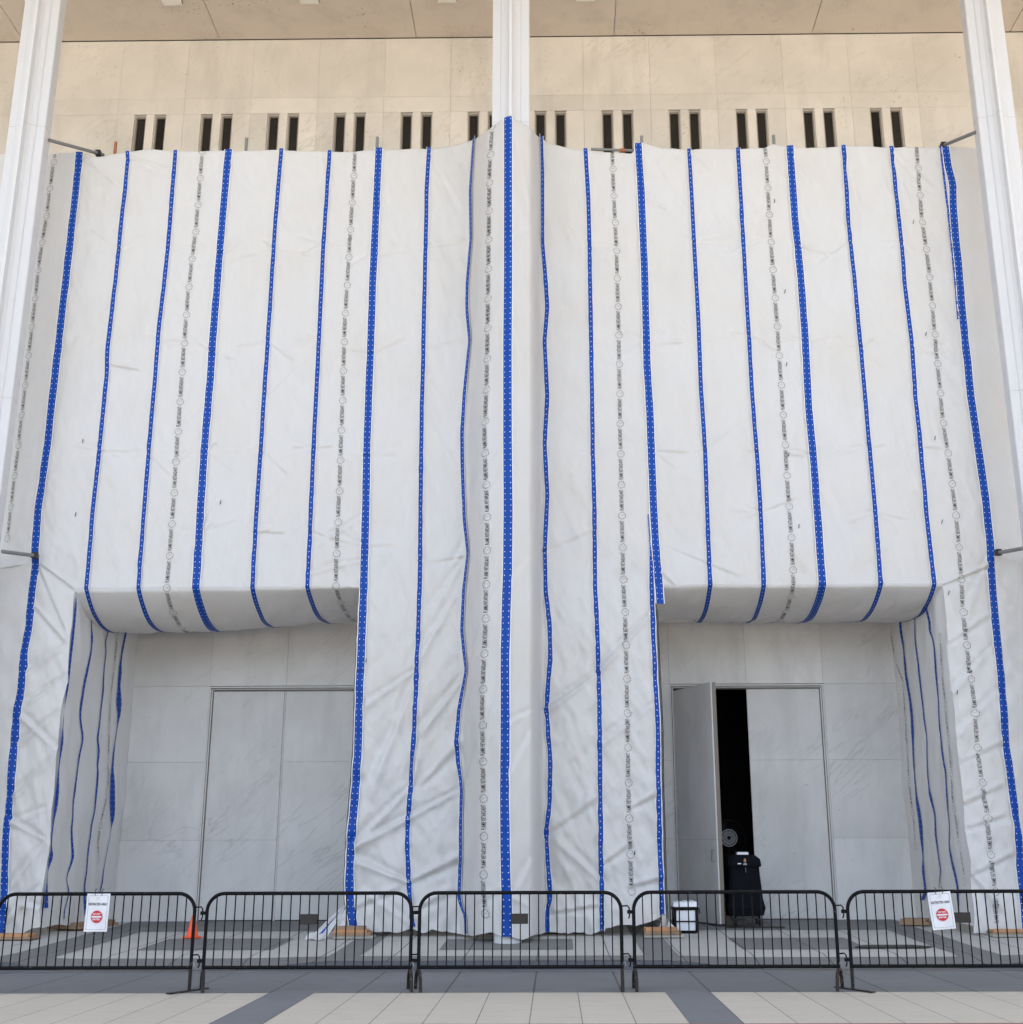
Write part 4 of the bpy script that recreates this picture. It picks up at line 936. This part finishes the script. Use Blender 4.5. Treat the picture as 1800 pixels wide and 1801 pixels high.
# =================================================================== BARRIERS
BY = 15.27
def barrier(x0, length, feet, plate, lab, yaw=0):
    root = empty('crowd_barrier', (x0+length/2, BY, .005), lab, 'barrier', 'black crowd barriers in a row')
    h, zb, r, cr_ = 1.105, .262, .021, .20; X0, X1 = x0+r, x0+length-r
    pts = [(X0, BY, zb-.02), (X0, BY, h-r-cr_)]
    pts += [(X0+cr_*(1-math.cos(a)), BY, h-r-cr_+cr_*math.sin(a)) for a in np.linspace(.15, math.pi/2, 9)]
    pts += [(X1-cr_*(1-math.sin(a)), BY, h-r-cr_+cr_*math.cos(a)) for a in np.linspace(0, math.pi/2-.15, 9)]
    pts += [(X1, BY, h-r-cr_), (X1, BY, zb-.02)]
    m = MB(); m.tube(pts, r, 12); m.build('frame', M['black'], root, smooth=True)
    m = MB(); m.tube([(X0, BY, zb), (X1, BY, zb)], r, 12); m.build('bottom_rail', M['black'], root, smooth=True)
    n = 21
    for i in range(n):
        x = X0+(X1-X0)*(i+1)/(n+1); dx = max(0, cr_-(x-X0)); dx = max(dx, cr_-(X1-x)) if X1-x < cr_ else dx
        zt = h-r if dx <= 0 else h-r-cr_+math.sqrt(max(0, cr_**2-dx**2))
        m = MB(); m.tube([(x, BY, zb), (x, BY, zt)], .0078, 6); m.build('bar', M['black'], root, smooth=True)
    for x, ft, s in ((X0, feet[0], 1), (X1, feet[1], -1)):
        m = MB()
        if ft == 'flat':
            m.tube([(x, BY, zb-.02), (x, BY, .02)], r, 12)
            mt = Matrix.Translation((x, BY, 0)) @ Matrix.Rotation(R(-28*s*-1), 4, 'Z'); m.box(-.03, .03, -.34, .30, .006, .018, mt)
        else:
            aa = R(ft); dxy = (math.sin(aa), -math.cos(aa)); w_, t = .15, .255
            arch = [(x+dxy[0]*q, BY+dxy[1]*q, z) for q, z in ((w_+.05, .012), (w_+.02, .14), (w_-.02, .19), (w_-.07, .218), (0, .228), (-w_+.07, .218), (-w_+.02, .19), (-w_-.02, .14), (-w_-.05, .012))]
            m.tube(arch, .021, 10); m.tube([(x, BY, zb-.02), (x, BY, .22)], .019, 10)
        m.build('foot', M['worn'], root, smooth=True)
    for z in (.93, .40):
        m = MB(); m.tube([(X1+.01, BY, z), (X1+.075, BY-.0, z+.004), (X1+.095, BY-.005, z-.02), (X1+.098, BY-.005, z-.11), (X1+.085, BY-.005, z-.14)], .0085, 8); m.build('hook', M['black'], root, smooth=True)
        m = MB(); m.box(X0-.075, X0-.015, BY-.02, BY+.02, z-.085, z-.045); m.build('bracket', M['black'], root, bevel=.004)
    m = MB(); m.tube([(X1+.004, BY-.024, zb+.02), (X1+.012, BY-.03, zb+.05), (X1+.03, BY-.02, zb+.06), (X1+.045, BY-.02, zb+.01)], .003, 5); m.build('wire_tie', M['chrome'], root)
    root.rotation_euler = (0, 0, R(yaw))
    if plate is not None:
        bpy.context.view_layer.update(); m = MB(); m.box(plate, plate+.20, BY-.012, BY+.012, .735, .85); p = m.build('name_plate', M['frame'], root, bevel=.003)
        p.data.materials[0] = M['plate']
M['plate'] = simple('dark plate', (.018, .014, .011), .6)
barrier(-6.60, 2.37, (0, 'flat'), None, 'black crowd barrier at the far left, with a notice hung on it', .3)
barrier(-4.125, 2.46, (18, 12), -2.995, 'black crowd barrier second from left, between the orange cone and the boards', -.35)
barrier(-1.612, 2.41, (14, -3), -.515, 'black crowd barrier in the middle, before the foot of the column', .25)
barrier(.903, 2.40, (2, -20), None, 'black crowd barrier before the white tote and the open door', -.3)
barrier(3.412, 2.42, ('flat', 0), 4.66, 'black crowd barrier at the far right, with a notice hung on it')
# =================================================================== NOTICES
def notice(cor, lab):
    A, B, Cc, D = [onY(x, y, BY-.055) for x, y in cor]                 # tl tr br bl
    ex_ = (B-A+Cc-D)/2; w_ = np.linalg.norm(ex_); ey_ = (A-D+B-Cc)/2; h_ = np.linalg.norm(ey_); ex_ /= w_; ey_ -= ey_@ex_*ex_; ey_ /= np.linalg.norm(ey_); nn = np.cross(ex_, ey_)
    c = (A+B+Cc+D)/4
    def loc(u, v, k=0): return c+ex_*u+ey_*v+nn*(k+.006*math.sin(u*17+v*9))
    nu, nv = 10, 14; P_ = np.array([[loc((i/(nu-1)-.5)*w_, (.5-j/(nv-1))*h_) for i in range(nu)] for j in range(nv)])
    o = grid_mesh('notice', P_, M['paper']); tag(o, lab, 'notice', 'white restricted area notices'); s_ = h_/.45
    def put(V2, Fc, u, v, mat, name, k=.004):
        raw_mesh(name, [loc(u+p[0], v+p[1], k) for p in V2], Fc, M[mat], o)
    # border line
    V2 = []; Fc = []; bw, bh, t = w_/2-.022, h_/2-.022, .0022
    for a, b, cc, d in ((-bw, bw, bh-t, bh), (-bw, bw, -bh, -bh+t), (-bw, -bw+t, -bh, bh), (bw-t, bw, -bh, bh)):
        steps = 12
        for i in range(steps):
            if b-a > d-cc: q = (a+(b-a)*i/steps, a+(b-a)*(i+1)/steps, cc, d)
            else: q = (a, b, cc+(d-cc)*i/steps, cc+(d-cc)*(i+1)/steps)
            n = len(V2); V2 += [(q[0], q[2]), (q[1], q[2]), (q[1], q[3]), (q[0], q[3])]; Fc.append((n, n+1, n+2, n+3))
    put(V2, Fc, 0, 0, 'ink', 'border_line', .0035)
    V2, Fc = text2d('RESTRICTED AREA', w_*.78, .031*s_, .03); put(V2, Fc, -w_*.39, h_*.19, 'ink', 'lettering', .004)
    R_ = w_*.255; ring = [(R_*math.cos(a), R_*math.sin(a)) for a in np.linspace(0, 2*math.pi, 41)[:-1]]
    put([(0, 0)]+ring, [(0, i+1, (i+1) % 40+1) for i in range(40)], 0, -h_*.11, 'red', 'red_disc', .006)
    b2 = [(-R_*.86, -.009*s_), (R_*.86, -.009*s_), (R_*.86, .009*s_), (-R_*.86, .009*s_)]; put(b2, [(0, 1, 2, 3)], 0, -h_*.11, 'white', 'white_bar', .009)
    for s, vv in (('DO NOT', .022), ('ENTER', -.041)):
        V2, Fc = text2d(s, R_*1.3, .022*s_, .04); put(V2, Fc, -R_*.65, -h_*.11+vv*s_, 'white', 'lettering', .009)
    V2 = []; Fc = []
    for i in range(24):
        a0, a1 = 2*math.pi*i/24, 2*math.pi*(i+1)/24; n = len(V2)
        V2 += [(.016*math.cos(a0), .016*math.sin(a0)), (.016*math.cos(a1), .016*math.sin(a1)), (.0135*math.cos(a1), .0135*math.sin(a1)), (.0135*math.cos(a0), .0135*math.sin(a0))]; Fc.append((n, n+1, n+2, n+3))
    put(V2, Fc, 0, h_*.37, 'label', 'emblem', .004)
    for u in (-.15, .15):
        m = MB(); p = loc(u*w_, h_*.485); m.tube([p+(0, 0, -.012), p+(0, -.012, .01), p+(0, 0, .05), p+(0, .05, .06)], .004, 5); m.build('clip', M['tie'], o)
notice([(153.5, 1572), (193.5, 1572), (189, 1639), (147.5, 1639)], 'restricted area notice with red disc hung on the far left barrier')
notice([(1633, 1571), (1673, 1567), (1681, 1634), (1640, 1636)], 'restricted area notice with red disc hung on the far right barrier')
# =================================================================== CONE
cz = pz(21.05); cone = empty('traffic_cone', (-5.87, 21.05, cz), 'small orange traffic cone on the paving behind the gap between barriers', 'traffic cone')
m = MB(); m.lathe([(.105, .02), (.095, .03), (.035, .31), (.03, .345), (.022, .345), (.022, .3)], (-5.87, 21.05, cz), 32); m.build('cone_body', M['orange'], cone, smooth=True)
m = MB(); m.lathe([(.15, .006), (.165, .012), (.165, .022), (.14, .03), (.1, .032)], (-5.87, 21.05, cz), 8); m.build('base', M['orange'], cone, bevel=.002)
# =================================================================== TOTE
tX, tY = 2.17, 21.75; tz0 = pz(tY)+.006; tote = empty('storage_tote', (tX, tY, tz0), 'white storage tote with white lid and black frame beside the open door', 'tote')
def fr(m, z, w, d): return [(tX-w, tY-d, tz0+z), (tX+w, tY-d, tz0+z), (tX+w, tY+d, tz0+z), (tX-w, tY+d, tz0+z)]
def frust(z0, z1, w0, d0, w1, d1, name, mat, par, bev=.01):
    m = MB(); m.add(fr(m, z0, w0, d0)+fr(m, z1, w1, d1), [(3, 2, 1, 0), (4, 5, 6, 7), (0, 1, 5, 4), (1, 2, 6, 5), (2, 3, 7, 6), (3, 0, 4, 7)]); return m.build(name, M[mat], par, bevel=bev)
frust(.03, .36, .165, .14, .185, .155, 'bin', 'white', tote, .015)
frust(0, .035, .185, .155, .19, .16, 'base_frame', 'black', tote, .006)
frust(.355, .405, .21, .175, .215, .18, 'rim', 'black', tote, .008)
frust(.406, .49, .215, .18, .195, .165, 'lid', 'white', tote, .014)
for sx_ in (-1, 1):
    m = MB(); x = sx_*.178
    for yy in (-.152, .152): m.box(tX+x-.022, tX+x+.022, tY+yy-.015, tY+yy+.015, tz0+.03, tz0+.36)
    m.build('corner_post', M['black'], tote, bevel=.004)
m = MB(); m.box(tX-.165, tX+.165, tY-.172, tY-.158, tz0+.17, tz0+.19); m.build('strap', M['black'], tote)
m = MB(); m.tube([(tX+.21, tY, tz0+.40), (tX+.245, tY, tz0+.36), (tX+.245, tY, tz0+.30)], .012, 6); m.build('latch', M['black'], tote)
for k in (-.12, 0, .12):
    m = MB(); m.box(tX+k-.025, tX+k+.025, tY-.18, tY+.17, tz0+.491, tz0+.505); m.build('lid_rib', M['white'], tote, bevel=.004)
# =================================================================== COVERED CART in the doorway
cX, cY = 3.36, 23.0; c0 = pz(cY)+.004
cart = empty('covered_cart', (cX, cY, c0), 'tall black cloth-covered cart on castors standing in the dark doorway', 'cart')
def ringpts(z, w, d, ch): return [(cX-w+ch, cY-d, z), (cX+w-ch, cY-d, z), (cX+w, cY-d+ch, z), (cX+w, cY+d-ch, z), (cX+w-ch, cY+d, z), (cX-w+ch, cY+d, z), (cX-w, cY+d-ch, z), (cX-w, cY-d+ch, z)]
def loft(rings, name, mat, par, bev=0, smooth=False):
    n = len(rings[0]); vs = [p for r_ in rings for p in r_]; fs = [(i*n+j, i*n+(j+1) % n, (i+1)*n+(j+1) % n, (i+1)*n+j) for i in range(len(rings)-1) for j in range(n)]+[tuple(range(n-1, -1, -1)), tuple((len(rings)-1)*n+j for j in range(n))]
    m = MB(); m.add(vs, fs); return m.build(name, M[mat], par, bevel=bev, smooth=smooth)
loft([ringpts(c0+.17, .30, .24, .05), ringpts(c0+.30, .335, .27, .06), ringpts(c0+.45, .30, .24, .05), ringpts(c0+.9, .265, .22, .05), ringpts(c0+1.0, .26, .22, .05)], 'cloth_cover', 'blackfab', cart, .01)
loft([ringpts(c0+.985, .285, .25, .05), ringpts(c0+1.02, .30, .26, .06), ringpts(c0+1.12, .285, .25, .08), ringpts(c0+1.19, .20, .18, .08)], 'hood', 'blackfab', cart, .012)
for sx_ in (-.2, .22):
    for sy_ in (-.17, .17):
        m = MB(); m.lathe([(.03, -.018), (.055, -.015), (.055, .015), (.03, .018)], (0, 0, 0), 18, 'y')
        m.v = [(cX+sx_+y, cY+sy_+x, c0+.056+z) for x, y, z in m.v]; o = m.build('castor', M['black'], cart, smooth=True)
        k = MB(); k.box(cX+sx_-.02, cX+sx_+.02, cY+sy_-.03, cY+sy_+.03, c0+.10, c0+.17); k.build('fork', M['tie'], o)
m = MB(); m.box(cX-.26, cX+.24, cY-.2, cY+.2, c0+.12, c0+.165); m.build('deck', M['tie'], cart)
# small emblem and clasp on the hood
ex0, ez0, ey0 = cX-.0, c0+1.055, cY-.268
m = MB(); m.prism([(0, .01), (.024, .03), (.018, .055), (0, .085), (-.018, .055), (-.024, .03)], 0, .004); m.v = [(ex0+x, ey0-z, ez0+y) for x, y, z in m.v]; m.build('emblem', M['flame'], cart)
m = MB(); m.prism([(-.035, -.035), (.035, -.035), (.03, -.008), (0, .004), (-.03, -.008)], 0, .004); m.v = [(ex0+x, ey0-z, ez0+y) for x, y, z in m.v]; m.build('emblem_base', M['label'], cart)
m = MB(); m.box(ex0-.13, ex0-.07, ey0-.006, ey0+.02, ez0-.02, ez0-.003); m.build('clasp', M['white'], cart)
m = MB(); m.tube([(ex0+.01, ey0+.03, ez0-.08), (ex0+.012, ey0+.02, ez0-.16)], .004, 5); m.build('zip_pull', M['chrome'], cart)
m = MB(); m.box(cX-.115, cX+.085, cY-.16, cY+.02, c0+1.195, c0+1.235); o = m.build('paper_stack', M['paper'], None, bevel=.003); tag(o, 'small white stack of papers lying on top of the black covered cart', 'papers')
k = MB(); k.box(cX-.10, cX+.07, cY-.15, cY+.01, c0+1.236, c0+1.243); k.build('cover_sheet', M['label'], o)
# plinth beside the cart, floor plates
m = MB(); m.box(2.97, 3.36, 22.86, 23.3, c0, c0+.17); o = m.build('step_box', M['plate'], None, bevel=.006); tag(o, 'low dark box beside the black covered cart in the doorway', 'box')
m = MB(); m.box(2.95, 3.95, 22.42, 22.75, 0, .014, Matrix.Translation((0, 0, pz(22.6)+.006))); o = m.build('floor_plate', M['plate'], None, bevel=.004); tag(o, 'flat dark metal plate on the floor in front of the open doorway', 'floor plate')
pl = [(-.55+1.1*0, 0)]; m = MB(); cx_, cy_ = 4.97, 19.35
m.prism([(cx_-.55, cy_), (cx_-.42, cy_-.1), (cx_+.45, cy_-.1), (cx_+.6, cy_+.02), (cx_+.4, cy_+.35), (cx_-.35, cy_+.35)], pz(cy_)+.012, pz(cy_)+.024); o = m.build('floor_plate', M['plate'], None); tag(o, 'flat dark plate on the paving behind the gap left of the far right barrier', 'floor plate')
# =================================================================== FAN inside
fX, fY = 3.20, 24.66; _f = onY(1282, 1474, fY); fX, fZ = _f[0], _f[2]; fan = empty('drum_fan', (fX, fY, .3), 'round black drum fan with pale ringed grille centre inside the dark doorway', 'fan')
m = MB(); m.tube([(fX+.33*math.cos(a), fY, fZ+.33*math.sin(a)) for a in np.linspace(0, 2*math.pi, 49)[:-1]], .014, 8, closed=True); m.build('hoop', M['black'], fan, smooth=True)
for r_, t_w in ((.155, .009), (.125, .006), (.10, .010), (.07, .008), (.045, .007)):
    m = MB(); m.tube([(fX+r_*math.cos(a), fY-.05, fZ+r_*math.sin(a)) for a in np.linspace(0, 2*math.pi, 41)[:-1]], t_w, 6, closed=True); m.build('grille_ring', M['ring'], fan, smooth=True)
for i in range(16):
    a = 2*math.pi*i/16; m = MB(); m.tube([(fX+.16*math.cos(a), fY-.05, fZ+.16*math.sin(a)), (fX+.33*math.cos(a), fY, fZ+.33*math.sin(a))], .004, 5); m.build('spoke', M['black'], fan)
for i in range(4):
    a = 2*math.pi*i/4+.3; m = MB(); c_, s_ = math.cos(a), math.sin(a)
    m.add([(fX+.04*c_, fY+.03, fZ+.04*s_), (fX+.28*c_-.09*s_, fY+.01, fZ+.28*s_+.09*c_), (fX+.30*c_+.06*s_, fY+.07, fZ+.30*s_-.06*c_), (fX+.04*c_, fY+.05, fZ+.04*s_),
           (fX+.04*c_, fY+.036, fZ+.04*s_), (fX+.28*c_-.09*s_, fY+.016, fZ+.28*s_+.09*c_), (fX+.30*c_+.06*s_, fY+.076, fZ+.30*s_-.06*c_), (fX+.04*c_, fY+.056, fZ+.04*s_)],
          [(0, 1, 2, 3), (4, 7, 6, 5), (0, 4, 5, 1), (1, 5, 6, 2), (2, 6, 7, 3), (3, 7, 4, 0)]); m.build('blade', M['black'], fan)
m = MB(); m.lathe([(.06, 0), (.07, .05), (.07, .2), (.03, .22)], (fX, fY+.02, fZ), 20, 'y'); m.build('motor', M['black'], fan, smooth=True)
m = MB(); m.tube([(fX, fY+.1, fZ-.07), (fX, fY+.1, .34)], .025, 10); m.tube([(fX-.3, fY+.1, .33), (fX+.3, fY+.1, .33)], .025, 8); m.tube([(fX, fY-.2, .33), (fX, fY+.4, .33)], .025, 8); m.build('stand', M['black'], fan, smooth=True)
